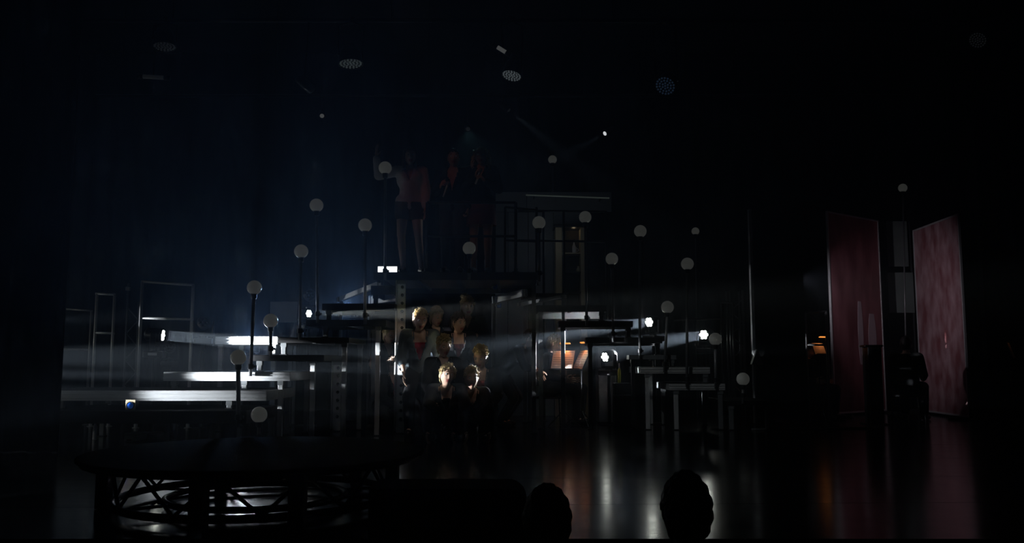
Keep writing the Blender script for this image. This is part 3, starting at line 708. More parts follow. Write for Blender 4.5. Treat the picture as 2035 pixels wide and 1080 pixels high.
# tall black flat with bright metal edge and brace
YF = 12.7
e0 = P(1491, 417, YF); e1 = P(1501, 705, YF)
t = thing('scenery_flat', 'tall black scenery flat with a bright metal edge', 'scenery flat', (e1.x, YF, 0))
x1 = P(1597, 560, YF).x
m = MB(); m.bx(e1.x + 0.01, x1, YF + 0.01, YF + 0.07, 0.03, e0.z); obj('flat_panel', m, 'black_paint', t)
m = MB(); m.bx(e1.x - 0.035, e1.x + 0.01, YF, YF + 0.08, 0.01, e0.z + 0.01); obj('edge_strip', m, 'white_plastic', t, bev=0.004)
zz = P(1500, 722, YF).z
bx_ = P(1501, 722, YF).x
t2 = thing('triangular_brace', 'small grey triangular brace at the foot of the bright metal edge', 'brace', (bx_, YF - 0.1, 0))
m = MB(); w_ = 0.085; hgt = 0.2
m.add([(bx_ - w_, YF - 0.12, zz - 0.02), (bx_ + w_, YF - 0.12, zz - 0.02), (bx_, YF - 0.12, zz + hgt), (bx_ - w_, YF - 0.02, zz - 0.02), (bx_ + w_, YF - 0.02, zz - 0.02), (bx_, YF - 0.02, zz + hgt)],
      [(0, 1, 2), (5, 4, 3), (0, 3, 4, 1), (1, 4, 5, 2), (2, 5, 3, 0)]); obj('brace_plate', m, 'dull_alu', t2)
m = MB(); m.bx(bx_ - 0.03, bx_ + 0.03, YF - 0.12, YF - 0.04, 0, zz - 0.02); obj('brace_post', m, 'dark_metal', t2)
# lattice tower
t = thing('lattice_tower', 'dim aluminium lattice tower beside the outermost bright lamp', 'truss tower', (P(1466, 720, 14.2).x, 14.2, 0))
xa, xb = P(1454, 700, 14.2).x, P(1479, 700, 14.2).x; zt = P(1460, 577, 14.2).z
for xx in (xa, xb):
    for yy in (14.2, 14.42):
        m = MB(); m.tube([(xx, yy, 0), (xx, yy, zt)], 0.022, 8); obj('chord', m, 'dull_alu', t, smooth=True)
zq = 0.15; k = 0
while zq < zt - 0.2:
    m = MB(); a_, b_ = (xa, xb) if k % 2 == 0 else (xb, xa)
    m.tube([(a_, 14.2, zq), (b_, 14.2, zq + 0.2)], 0.010, 6); obj('diagonal', m, 'dull_alu', t); zq += 0.2; k += 1
m = MB(); m.bx(xa - 0.08, xb + 0.08, 14.1, 14.5, 0, 0.02); obj('base_plate', m, 'dark_metal', t)
t = thing('lattice_tower', 'dim lattice tower with a clamp on top behind the low decks', 'truss tower', (P(250, 720, 13.2).x, 13.2, 0))
xa, xb = P(249, 700, 13.2).x, P(272, 700, 13.2).x; zt = P(250, 600, 13.2).z
for xx in (xa, xb):
    m = MB(); m.tube([(xx, 13.2, 0), (xx, 13.2, zt + (0.28 if xx == xa else 0))], 0.018, 8); obj('chord', m, 'dull_alu', t, smooth=True)
zq = 0.15; k = 0
while zq < zt - 0.2:
    m = MB(); a_, b_ = (xa, xb) if k % 2 == 0 else (xb, xa)
    m.tube([(a_, 13.2, zq), (b_, 13.2, zq + 0.2)], 0.009, 6); obj('diagonal', m, 'dull_alu', t); zq += 0.2; k += 1
m = MB(); m.bx(xa - 0.08, xb + 0.08, 13.1, 13.4, 0, 0.02); obj('base_plate', m, 'dark_metal', t)
m = MB(); m.box((xa, 13.2, zt + 0.2), (0.07, 0.06, 0.06)); obj('top_clamp', m, 'dull_alu', t, bev=0.006)
# low pale cable duct on the floor at the right
p0, p1 = P(1495, 853, 11.6), P(1745, 849, 11.9)
t = thing('cable_duct', 'long low pale cable duct lying on the floor before the red banners', 'cable duct', (p0.x, p0.y, 0))
rz = Matrix.Rotation(math.atan2(p1.y - p0.y, p1.x - p0.x), 3, 'Z'); Ln = (Vector((p1.x, p1.y, 0)) - Vector((p0.x, p0.y, 0))).length
m = MB(); m.box(((p0.x + p1.x) / 2, (p0.y + p1.y) / 2, 0.011), (Ln, 0.08, 0.02), rz); obj('duct_cover', m, 'dull_alu', t, bev=0.006)
m = MB(); m.box(((p0.x + p1.x) / 2, (p0.y + p1.y) / 2, 0.024), (Ln - 0.02, 0.02, 0.006), rz); obj('duct_ridge', m, 'dull_alu', t)

# black speaker column with a cap before the banners
def speaker_col(label, px, yt, Y, wpx):
    a = P(px, yt, Y); wd = wpx * S(Y)
    t = thing('speaker_column', label, 'loudspeaker', (a.x, Y, 0))
    m = MB(); m.bx(a.x - wd / 2, a.x + wd / 2, Y, Y + 0.22, 0.02, a.z - 0.03); cb = obj('cabinet', m, 'black_plastic', t, bev=0.01)
    m = MB(); m.bx(a.x - wd / 2 + 0.015, a.x + wd / 2 - 0.015, Y - 0.008, Y, 0.3, a.z - 0.06); obj('grille', m, 'black_carpet', t)
    m = MB(); m.bx(a.x - wd / 2 - 0.04, a.x + wd / 2 + 0.02, Y - 0.02, Y + 0.24, a.z - 0.03, a.z); obj('cap', m, 'dark_metal', t, bev=0.006)
    m = MB(); m.bx(a.x - wd / 2 - 0.05, a.x + wd / 2 + 0.05, Y - 0.05, Y + 0.27, 0, 0.02); obj('base', m, 'dark_metal', t)
speaker_col('slim black speaker column with a flat cap before the nearer red banner', 1738, 686, 12.6, 27)

# ================================================================== ROUND PLATFORM on a ring truss
RC = Vector((P(512, 960, 5.66).x, 5.66, 0))
t = thing('round_platform', 'round black platform on a ring truss at the stage edge', 'platform', tuple(RC))
Rd = 1.07
m = MB(); m.lathe([(0.0, 0.312), (Rd - 0.02, 0.312), (Rd, 0.317), (Rd, 0.332), (Rd - 0.01, 0.337), (0.0, 0.337)], RC, 72); obj('deck_disc', m, 'speckled_felt', t)
m = MB(); m.torus(RC + Vector((0, 0, 0.304)), Rd - 0.04, 0.02, None, 72, 8); obj('edge_tube', m, 'dark_metal', t, smooth=True)
tr = None
R1, R2 = 0.86, 0.56
for (R_, z_, r_) in ((R1, 0.05, 0.024), (R2, 0.05, 0.020), (R1, 0.285, 0.024), (R2, 0.285, 0.02)):
    m = MB(); m.torus(RC + Vector((0, 0, z_)), R_, r_, None, 80, 8); obj('ring_chord', m, 'black_paint', t, smooth=True)
N = 11
for k in range(N):
    a0 = 2 * PI * (k + 0.3) / N; a1 = 2 * PI * (k + 0.8) / N; a2 = 2 * PI * (k + 1.3) / N
    for R_ in (R1, R2):
        p = lambda a, z: RC + Vector((R_ * math.cos(a), R_ * math.sin(a), z))
        if R_ == R2: continue
        m = MB(); m.tube([p(a0, 0.27), p(a1, 0.06)], 0.011, 8); obj('truss_diagonal', m, 'black_paint', t, smooth=True)
        m = MB(); m.tube([p(a1, 0.06), p(a2, 0.27)], 0.011, 8); obj('truss_diagonal', m, 'black_paint', t, smooth=True)
    m = MB(); m.tube([RC + Vector((R1 * math.cos(a1), R1 * math.sin(a1), 0.05)), RC + Vector((R2 * math.cos(a1), R2 * math.sin(a1), 0.05))], 0.010, 8)
    if k % 2 == 0: obj('truss_strut', m, 'black_paint', t, smooth=True)
for px in (399, 594):                              # wide front legs
    c = P(px, 1000, 4.78); m = MB(); m.bx(c.x - 0.042, c.x + 0.042, 4.70, 4.80, 0.002, 0.31); lg = obj('leg', m, 'black_paint', t, bev=0.006)
for (ax, ay) in ((-0.9, -0.2), (0.9, -0.2), (-0.5, 0.8), (0.5, 0.8)):
    c = RC + Vector((ax, ay, 0)); m = MB(); m.bx(c.x - 0.04, c.x + 0.04, c.y - 0.04, c.y + 0.04, 0.002, 0.31); obj('leg', m, 'black_paint', t, bev=0.006)
c = P(217, 986, 5.45)
t2 = thing('chrome_ball', 'small chrome ball fitting resting on the floor by the round platform', 'ball', (c.x, c.y, 0))
m = MB(); m.ell((c.x, c.y, 0.036), 0.026, None, 18, 12); obj('ball', m, 'alu', t2, smooth=True)
m = MB(); m.lathe([(0.022, 0.001), (0.022, 0.012), (0.012, 0.014)], (c.x, c.y, 0), 14); obj('ball_seat', m, 'dark_metal', t2)
# low black plinth with rounded corner next to it
a = P(752, 960, 4.95); b = P(1046, 955, 4.95)
m = MB(); zt = P(900, 955, 4.95).z; rr = 0.10; pts = []
for k in range(9): pts.append((b.x - rr + rr * math.sin(k * PI / 16), zt - rr + rr * math.cos(k * PI / 16)))
outline = [(a.x, 0.002), (a.x, zt)] + pts + [(b.x, 0.002)]
nn = len(outline); vs = [(x, 4.62, z) for x, z in outline] + [(x, 5.0, z) for x, z in outline]
m.add(vs, [tuple(range(nn)), tuple(range(2 * nn - 1, nn - 1, -1))] + [(i, (i + 1) % nn, nn + (i + 1) % nn, nn + i) for i in range(nn)])
t = thing('stage_plinth', 'low black plinth with one rounded corner beside the round platform', 'plinth', ((a.x + b.x) / 2, 4.8, 0))
obj('plinth_body', m, 'black_carpet', t)
m = MB(); m.bx(a.x + 0.05, b.x - 0.2, 4.60, 4.622, 0.05, zt - 0.06); obj('front_panel', m, 'black_paint', t, bev=0.004)

# ================================================================== small things on and under the low decks
z9 = DECK['T9']['z']
def floor_spot(px, py, Y, z):
    c = P(px, py, Y)
    t = thing('floor_spotlight', 'cream square-faced floor spotlight with a round blue lens on the lowest deck', 'spotlight', (c.x, Y, z))
    m = MB(); m.bx(c.x - 0.055, c.x + 0.055, Y, Y + 0.012, z + 0.002, z + 0.112); fp = obj('face_plate', m, 'cream', t, bev=0.003)
    m = MB(); m.bx(c.x - 0.045, c.x + 0.045, Y + 0.012, Y + 0.12, z + 0.01, z + 0.10); obj('housing', m, 'black_plastic', t, bev=0.006)
    rot = Matrix.Rotation(PI / 2, 3, 'X')
    m = MB(); m.lathe([(0.0, 0.0), (0.036, 0.002), (0.030, 0.012), (0.018, 0.020), (0.0, 0.024)], (c.x, Y, z + 0.048), 18, 0, rot); obj('lens', m, 'blue_glass', fp, smooth=True)
    m = MB(); m.torus((c.x, Y - 0.002, z + 0.048), 0.039, 0.005, rot, 18, 6); obj('lens_ring', m, 'black_plastic', fp)
floor_spot(259, 806, 9.72 - 0.1, z9)
def bottle(label, px, py, Y, z, mt='white_plastic', h=0.20, r=0.034):
    c = P(px, py, Y)
    t = thing('water_bottle', label, 'bottle', (c.x, Y, z), world=False)
    prof = [(r * 0.9, 0.001), (r, 0.01)]
    for k in range(5): prof += [(r, 0.02 + k * h * 0.12), (r * 0.9, 0.02 + (k + 0.5) * h * 0.12)]
    prof += [(r, h * 0.72), (r * 0.45, h * 0.9), (r * 0.45, h * 0.95), (0, h * 0.95)]
    m = MB(); m.lathe(prof, n=18); obj('bottle_body', m, mt, t, smooth=True)
    m = MB(); m.lathe([(r * 0.5, h * 0.945), (r * 0.5, h), (0, h)], n=14); obj('cap', m, 'white_plastic', t)
bottle('white ribbed plastic bottle on the floor under the lowest deck', 346, 850, 10.2, 0.0, h=0.23, r=0.045)
bottle('slender pale bottle on the floor at the end of the lowest deck by the drape', 189, 855, 10.2, 0.0, h=0.21, r=0.026)
def case(label, px0, px1, yt, Y, z, mt, name='equipment_case', d=0.3):
    a = P(px0, yt, Y); b = P(px1, yt, Y)
    t = thing(name, label, 'case', ((a.x + b.x) / 2, Y, z))
    m = MB(); m.bx(a.x, b.x, Y, Y + d, z + 0.002, a.z); bd = obj('case_body', m, mt, t, bev=0.012)
    m = MB(); zz = z + (a.z - z) * 0.72; m.bx(a.x - 0.004, b.x + 0.004, Y - 0.004, Y + d + 0.004, zz, zz + 0.012); obj('lid_seam', m, 'dull_alu', t)
    m = MB(); xm = (a.x + b.x) / 2; m.bx(xm - 0.03, xm + 0.03, Y - 0.02, Y - 0.004, zz - 0.06, zz - 0.04); obj('handle', m, 'dark_metal', t, bev=0.004)
case('small grey equipment box under the lowest deck', 246, 271, 862, 10.0, 0.0, 'room_grey')
case('grey case with a paper label behind the bright lamp by the music stands', 1188, 1224, 690, 13.05, 0.0, 'room_grey', d=0.4)
case('low dark flight case beneath the black step decks of the music stand side', 1221, 1254, 762, 12.12, 0.0, 'black_plastic', d=0.25)
c = P(1231, 760, 12.2)
t = thing('thin_bottle', 'thin yellow-green bottle with a white neck beside the bright lamp', 'bottle', (c.x, 12.2, P(1221, 762, 12.12).z), world=False)
zt = 0.28; zb_ = 0.002
m = MB(); m.lathe([(0.02, zb_), (0.022, zb_ + 0.02), (0.022, zb_ + 0.17), (0.01, zb_ + 0.21), (0.0, zb_ + 0.21)], n=14); obj('bottle_body', m, 'yellow_plastic', t, smooth=True)
m = MB(); m.lathe([(0.011, zb_ + 0.205), (0.011, zt), (0, zt)], n=12); obj('neck', m, 'white_plastic', t)
# ================================================================== PEOPLE
def remesh_mesh(mb, name, mats, voxel=0.016, smooth=3):
    me = mb.mesh(name + '_src', mats)
    fix(me)
    o = bpy.data.objects.new('tmp', me); C.objects.link(o)
    r = o.modifiers.new('r', 'REMESH'); r.mode = 'VOXEL'; r.voxel_size = voxel; r.use_smooth_shade = True
    s = o.modifiers.new('s', 'SMOOTH'); s.factor = 0.5; s.iterations = smooth
    dg = bpy.context.evaluated_depsgraph_get(); dg.update()
    ev = o.evaluated_get(dg); out = bpy.data.meshes.new_from_object(ev)
    bpy.data.objects.remove(o); bpy.data.meshes.remove(me)
    out.name = name
    return out

POSES = {
 'stand': dict(pelvis=(0, 0, .93), chest=(0, -.01, 1.22), neck=(0, .0, 1.385), head=(0, -.02, 1.53),
   shL=(.165, 0, 1.345), elL=(.215, .02, 1.08), wrL=(.20, -.08, .86), hpL=(.085, 0, .90), knL=(.09, -.02, .49), anL=(.09, .02, .085), handL=(0, -.05, -.99)),
 'lean': dict(pelvis=(0, .10, .80), chest=(0, -.04, 1.08), neck=(0, -.10, 1.22), head=(0, -.16, 1.355),
   shL=(.165, -.08, 1.19), elL=(.22, -.02, .93), wrL=(.18, -.15, .74), hpL=(.09, .09, .78), knL=(.12, -.16, .43), anL=(.11, .06, .085), handL=(0, -.3, -.9)),
 'kneel': dict(pelvis=(0, .06, .52), chest=(0, .0, .81), neck=(0, -.02, .97), head=(0, -.05, 1.115),
   shL=(.165, -.01, .93), elL=(.21, -.02, .67), wrL=(.16, -.16, .50), hpL=(.09, .05, .50), knL=(.11, -.10, .075), anL=(.11, .32, .06), handL=(-.2, -.7, -.6)),
 'squat': dict(pelvis=(0, .17, .30), chest=(0, -.02, .50), neck=(0, -.13, .615), head=(0, -.20, .745),
   shL=(.165, -.10, .585), elL=(.235, -.26, .345), wrL=(.22, -.40, .10), hpL=(.09, .15, .29), knL=(.20, -.24, .40), anL=(.14, .02, .085), handL=(.0, -.5, -.35)),
 'heels': dict(pelvis=(0, .20, .32), chest=(0, .08, .60), neck=(0, .03, .765), head=(0, -.02, .91),
   shL=(.165, .05, .725), elL=(.21, -.02, .48), wrL=(.14, -.20, .36), hpL=(.09, .18, .30), knL=(.11, -.24, .085), anL=(.11, .22, .06), handL=(-.2, -.8, -.3)),
 'sit': dict(pelvis=(0, .0, .50), chest=(0, -.01, .80), neck=(0, -.02, .965), head=(0, -.05, 1.11),
   shL=(.17, 0, .925), elL=(.22, -.03, .67), wrL=(.17, -.24, .62), hpL=(.09, 0, .49), knL=(.13, -.43, .49), anL=(.13, -.40, .085), handL=(-.1, -1, -.1)),
}
def mirror(p): return (-p[0], p[1], p[2])

def head_mesh(mb, c, rot, s=1.0, mi=0):
    """sculpted head: skull, jaw, brow, eye sockets, nose, lips, ears, eyeballs; forward is -Y"""
    nu, nv = 40, 30; vs = []; fs = []
    g = lambda x, m_, sd: math.exp(-((x - m_) / sd) ** 2)
    for j in range(1, nv):
        th = PI * j / nv
        for i in range(nu):
            ph = 2 * PI * i / nu
            x = math.sin(th) * math.cos(ph); y = math.sin(th) * math.sin(ph); z = math.cos(th)
            p = Vector((x * .076, y * .096, z * .118))
            if z < 0:
                k = (-z) ** 1.4
                p.x *= 1 - .34 * k; p.y = p.y * (1 - .12 * k) - (.012 * k if y < 0 else -.0)
                if y > 0: p.y *= 1 - .42 * k
            if y < 0:                                     # face side
                fx = p.x; fz = p.z; front = min(1.0, -y * 1.6)
                d = 0.0
                d += .021 * g(fx, 0, .011) * g(fz, -.020, .020) + .008 * g(fx, 0, .018) * g(fz, -.032, .012)
                d += .007 * g(fx, 0, .009) * g(fz, .008, .022)
                d -= .012 * (g(fx, .031, .016) + g(fx, -.031, .016)) * g(fz, .012, .013)
                d += .005 * (g(fx, .030, .022) + g(fx, -.030, .022)) * g(fz, .034, .010)
                d += .005 * (g(fx, .042, .018) + g(fx, -.042, .018)) * g(fz, -.020, .020)
                d += .006 * g(fx, 0, .022) * g(fz, -.058, .007) + .006 * g(fx, 0, .018) * g(fz, -.070, .007)
                d -= .004 * g(fx, 0, .024) * g(fz, -.0645, .0035)
                d += .009 * g(fx, 0, .026) * g(fz, -.100, .016)
                p.y -= d * front
            vs.append(p)
    vs += [Vector((0, 0, .118)), Vector((0, -.016, -.118))]; T = len(vs) - 2; B = T + 1
    for i in range(nu):
        k = (i + 1) % nu
        fs.append((T, i, k)); fs.append((B, (nv - 2) * nu + k, (nv - 2) * nu + i))
        for j in range(nv - 2): fs.append((j * nu + i, (j + 1) * nu + i, (j + 1) * nu + k, j * nu + k))
    tf = lambda p: rot @ (Vector(p) * s) + c
    base = len(mb.f); bv = len(mb.v)
    mb.add([tf(p) for p in vs], fs, mi)
    for q in range(base, len(mb.f)):                      # lip colour
        f = mb.f[q]; ctr = sum((vs[i - bv] for i in f), Vector()) / len(f)
        if abs(ctr.x) < .023 and -.075 < ctr.z < -.053 and ctr.y < -.06: mb.m[q] = 3
    for sd in (-1, 1):
        mb.ell(tf((sd * .031, -.0765, .012)), .0135 * s, None, 10, 8, 1)
        mb.ell(tf((sd * .031, -.0865, .012)), (.0055 * s,) * 3, None, 8, 6, 2)
        mb.ell(tf((sd * .074, .006, .0)), (.010 * s, .020 * s, .032 * s), rot, 10, 8, mi)
        mb.ell(tf((sd * .031, -.089, .038)), (.017 * s, .004 * s, .0035 * s), rot, 8, 6, 4)

def hand_mesh(mb, w, d, side, s=1.0, curl=0.35, spread=0.16, normal=None, mi=0):
    """palm, four unequal jointed fingers and a thumb leaving the side of the palm"""
    d = Vector(d).normalized()
    nrm = Vector(normal) if normal is not None else Vector((-side, -0.2, 0))
    nrm = (nrm - d * nrm.dot(d))
    if nrm.length < 1e-3: nrm = Vector((0, -1, 0)) - d * d.dot(Vector((0, -1, 0)))
    nrm.normalize()
    lat = d.cross(nrm).normalized() * (1 if side > 0 else -1)
    w = Vector(w)
    pc = w + d * .045 * s
    R_ = Matrix((lat, nrm, d)).transposed()
    mb.ell(pc, (.040 * s, .016 * s, .052 * s), R_, 12, 8, mi)
    for k, (o, ln) in enumerate(((-.028, .062), (-.0095, .072), (.0095, .068), (.027, .052))):
        a = w + d * .080 * s + lat * o * s
        dr = (d + lat * (o / .03) * spread).normalized()
        for q, fr in enumerate((.42, .33, .25)):
            ang = curl * (q + .4)
            dd = (dr * math.cos(ang) + nrm * math.sin(ang)).normalized()
            b = a + dd * ln * fr * 1.25 * s
            mb.cap(a, b, (.0092 - .0010 * q) * s, (.0086 - .0012 * q) * s, 8, mi)
            a = b
    a = w + d * .022 * s - lat * .028 * s
    for q, fr in enumerate((.032, .028, .022)):
        dd = (d * (.65 + .2 * q) - lat * (.75 - .25 * q) + nrm * (.25 + .2 * q)).normalized()
        b = a + dd * fr * 1.1 * s; mb.cap(a, b, (.0125 - .0016 * q) * s, (.0112 - .0018 * q) * s, 8, mi); a = b

def hair_mesh(c, rot, s, style, rng):
    mb = MB(); nu, nv = 32, 20; vs = []; fs = []
    keep = []
    for j in range(nv + 1):
        th = PI * j / nv
        for i in range(nu):
            ph = 2 * PI * i / nu
            x = math.sin(th) * math.cos(ph); y = math.sin(th) * math.sin(ph); z = math.cos(th)
            wv = .004 * math.sin(9 * ph + 5 * th) + .004 * math.sin(17 * ph - 8 * th)
            p = Vector((x * (.084 + wv), y * (.104 + wv) + .004, z * (.128 + wv)))
            vs.append(p)
    def ok(p):
        if p.y < -.035:
            return p.z > .066 - (.035 if abs(p.x) > .055 else 0)
        if p.y < .02: return p.z > .0
        return p.z > -.085
    for j in range(nv):
        for i in range(nu):
            k = (i + 1) % nu
            f = (j * nu + i, (j + 1) * nu + i, (j + 1) * nu + k, j * nu + k)
            if ok(sum((vs[q] for q in f), Vector()) / 4): fs.append(f)
    tf = lambda p: rot @ (Vector(p) * s) + c
    used = sorted(set(i for f in fs for i in f)); mp = {o: n_ for n_, o in enumerate(used)}
    mb.add([tf(vs[i]) for i in used], [tuple(mp[i] for i in f) for f in fs])
    def curl(p, r0, n_=1.4):
        ax = Vector((rng.uniform(-1, 1), rng.uniform(-1, 1), rng.uniform(-.3, 1))).normalized()
        u = ax.orthogonal().normalized(); v = ax.cross(u)
        pts = []; K = 9
        for k in range(K):
            a = 2 * PI * n_ * k / (K - 1)
            pts.append(tf(p + (u * math.cos(a) + v * math.sin(a)) * r0 * (1 - .35 * k / K) + ax * (k / K - .5) * r0 * 1.6))
        mb.tube(pts, [.0045 * s * (1 - .4 * abs(2 * k / (K - 1) - 1)) for k in range(K)], 6)
    if style in ('updo', 'crop', 'bun', 'side'):
        cnt = {'updo': 170, 'crop': 120, 'bun': 110, 'side': 130}[style]
        for _ in range(cnt):
            ph = rng.uniform(0, 2 * PI); z = rng.uniform(.25, 1)
            rr = math.sqrt(1 - z * z)
            p = Vector((rr * math.cos(ph) * .088, rr * math.sin(ph) * .106 + .004, z * .132))
            if p.y < -.05 and p.z < .075: continue
            up = .034 if style == 'updo' else .010
            curl(p + Vector((0, 0, rng.uniform(0, up))), rng.uniform(.010, .022))
        if style == 'bun':
            for _ in range(60):
                q = Vector((rng.gauss(0, 1), rng.gauss(0, 1), rng.gauss(0, 1))).normalized()
                curl(Vector((-.03, .06, .135)) + q * .035, rng.uniform(.010, .018))
            mb.ell(tf((-.03, .06, .135)), .040 * s, None, 14, 10)
        if style == 'side':
            for _ in range(70):
                q = Vector((rng.gauss(0, 1), rng.gauss(0, 1), rng.gauss(0, 1))).normalized()
                curl(Vector((.075, .02, .03)) + Vector((q.x * .03, q.y * .05, q.z * .06)), rng.uniform(.010, .020))
    if style == 'long' or style == 'wavy':
        for _ in range(150):
            ph = rng.uniform(-.35 * PI, 1.35 * PI)
            a = Vector((math.cos(ph) * .082, math.sin(ph) * .098 + .006, rng.uniform(.02, .09)))
            if a.y < -.045: continue
            ln = rng.uniform(.26, .36); amp = .016 if style == 'wavy' else .005; fq = rng.uniform(2.2, 3.2); p0 = rng.uniform(0, 6)
            pts = []; K = 10
            for k in range(K):
                u = k / (K - 1)
                out = .03 * math.sin(u * PI * .7)
                pts.append(tf(a + Vector((math.copysign(1, a.x) * out * (1.3 if style == 'wavy' else .5) + amp * math.sin(fq * 2 * PI * u + p0), out * .5 + amp * math.cos(fq * 2 * PI * u + p0) - .02 * u, -ln * u))))
            mb.tube(pts, [.011 * s * (1 - .75 * (k / (K - 1)) ** 2) for k in range(K)], 6)
    return mb

def person(label, base, face=0.0, pose='stand', h=1.65, ov=None, hair=('updo', 'hair_blond'), head=(0, 0, 0), torso='cloth_black',
           sleeve='long', legs=('trousers', 'cloth_black'), top=None, skin='skin', shoes='leather', shoe_kind='flat', vneck=0.0, group=None, curl=.35, seed=1, collar=True, hands=('L', 'R'), hnorm=None):
    rng = random.Random(seed)
    s = h / 1.65
    J = dict(POSES[pose])
    for k in ('sh', 'el', 'wr', 'hp', 'kn', 'an', 'hand'): J[k + 'R'] = mirror(J[k + 'L'])
    if ov: J.update(ov)
    J = {k: Vector(v) * (1 if k.startswith('hand') else s) for k, v in J.items()}
    t = thing('person', label, 'person', tuple(base), face, group, world=False)
    hr = Euler((head[0], head[1], head[2])).to_matrix()
    # ---- one continuous body
    b = MB()
    fem = 1.0
    b.cap(J['pelvis'], J['chest'], .115 * s, .105 * s, 16)
    ax = (J['shL'] - J['shR']).normalized()
    sp = (J['neck'] - J['pelvis']).normalized(); fw = ax.cross(sp) ; fw = -fw if fw.y > 0 else fw
    Rt = Matrix((ax, -fw, sp)).transposed()
    b.ell(J['pelvis'] + sp * .0, (.165 * s, .115 * s, .12 * s), Rt, 18, 12)
    b.ell(J['chest'] + sp * .02, (.155 * s, .105 * s, .17 * s), Rt, 18, 12)
    for sd in ('L', 'R'):
        b.ell(J['chest'] + sp * .04 * s + fw * .075 * s + ax * (.065 if sd == 'L' else -.065) * s, .062 * s, None, 12, 9)
        b.cap(J['neck'] - sp * .03 * s, J['sh' + sd], .055 * s, .052 * s)
        b.cap(J['sh' + sd], J['el' + sd], .049 * s, .037 * s); b.cap(J['el' + sd], J['wr' + sd], .037 * s, .025 * s)
        b.cap(J['hp' + sd], J['kn' + sd], .088 * s, .056 * s); 
        mid = J['kn' + sd].lerp(J['an' + sd], .35)
        b.cap(J['kn' + sd], mid, .052 * s, .052 * s); b.cap(mid, J['an' + sd], .052 * s, .034 * s)
        fd = Vector((.02 if sd == 'L' else -.02, -.15, -.045)) * s if pose not in ('kneel', 'heels') else Vector((0, .13, -.02)) * s
        b.cap(J['an' + sd], J['an' + sd] + fd, .036 * s, .026 * s)
    b.cap(J['neck'] - sp * .05 * s, J['head'] + hr @ Vector((0, .02, -.05)) * s, .050 * s, .046 * s)
    me = remesh_mesh(b, 'body', skin, .0155 * s, 3)
    hb = MB(); hb.v = [tuple(v.co) for v in me.vertices]; hb.f = [tuple(p.vertices) for p in me.polygons]; hb.m = [0] * len(hb.f)
    bpy.data.meshes.remove(me)
    head_mesh(hb, J['head'], hr, s)
    for sd in hands:
        hn = None if hnorm is None else hnorm.get(sd)
        hand_mesh(hb, J['wr' + sd], J['hand' + sd], 1 if sd == 'L' else -1, s, curl, .16, hn)
    bo = obj('body', hb, [skin, 'eye', 'pupil', 'lips', hair[1]], t, smooth=True)
    if hair[0]: obj('hair', hair_mesh(J['head'] + hr @ Vector((0, .0, .004)) * s, hr, s, hair[0], rng), hair[1], t, smooth=True)
    # ---- clothing, offset from the body
    e = .016 * s
    def cut(me, fn):
        bm = bmesh.new(); bm.from_mesh(me); bm.faces.ensure_lookup_table()
        kill = [f for f in bm.faces if fn(f.calc_center_median())]
        bmesh.ops.delete(bm, geom=kill, context='FACES'); bm.to_mesh(me); bm.free()
    if top:
        m = MB(); m.ell(J['chest'] + sp * .02, (.155 * s + e * .6, .105 * s + e * .6, .165 * s), Rt, 18, 12)
        for q in (1, -1): m.ell(J['chest'] + sp * .04 * s + fw * .075 * s + ax * .065 * q * s, .062 * s + e * .6, None, 12, 9)
        m.cap(J['pelvis'], J['chest'], .118 * s + e * .5, .11 * s + e * .5, 16)
        me = remesh_mesh(m, 'top', top, .016 * s, 3)
        cut(me, lambda p: (p - J['neck']).dot(sp) > -.075 * s)
        obj('top', me, top, t)
    if torso:
        m = MB(); m.cap(J['pelvis'], J['chest'], .115 * s + e, .105 * s + e, 16)
        m.ell(J['pelvis'] + sp * .02, (.165 * s + e, .115 * s + e, .12 * s), Rt, 18, 12)
        m.ell(J['chest'] + sp * .02, (.155 * s + e, .105 * s + e, .17 * s + e * .4), Rt, 18, 12)
        for q in (1, -1): m.ell(J['chest'] + sp * .04 * s + fw * .075 * s + ax * .065 * q * s, .062 * s + e, None, 12, 9)
        for sd in ('L', 'R'):
            m.cap(J['neck'] - sp * .035 * s, J['sh' + sd], .050 * s + e, .052 * s + e)
            if sleeve != 'none':
                m.cap(J['sh' + sd], J['el' + sd], .052 * s + e, .041 * s + e)
                if sleeve == 'long': m.cap(J['el' + sd], J['el' + sd].lerp(J['wr' + sd], .93), .039 * s + e, .027 * s + e)
                if sleeve == 'mid': m.cap(J['el' + sd], J['el' + sd].lerp(J['wr' + sd], .35), .039 * s + e, .036 * s + e)
        me = remesh_mesh(m, 'jacket', torso, .017 * s, 2)
        if vneck > 0:
            def vfn(p):
                q = p - J['neck']; dn = -q.dot(sp); la = abs(q.dot(ax)); fo = q.dot(fw)
                if dn < -.005 * s and la < .068 * s: return True
                return fo > .02 * s and dn < vneck * s and la < .075 * s * (1 - dn / (vneck * s)) + .012 * s
            cut(me, vfn)
        else:
            cut(me, lambda p: (p - J['neck']).dot(sp) > .008 * s and abs((p - J['neck']).dot(ax)) < .075 * s)
        jo = obj('jacket', me, torso, t)
        md = jo.modifiers.new('cloth', 'SOLIDIFY'); md.thickness = .006; md.offset = 1
        if vneck > 0 and collar:
            m = MB()
            for q in (1, -1):
                p0 = J['neck'] + ax * q * .075 * s + fw * .03 * s + sp * .02 * s
                p2 = J['neck'] - sp * vneck * s + fw * .150 * s + ax * q * .012 * s
                p1 = p0.lerp(p2, .5) + fw * .035 * s + ax * q * .02 * s
                m.tube([p0, p0.lerp(p1, .6), p1, p1.lerp(p2, .6), p2], [.016 * s, .026 * s, .026 * s, .02 * s, .008 * s], 8, 0, True, .35)
            obj('lapels', m, torso, t, smooth=True)
    lk, lm = legs
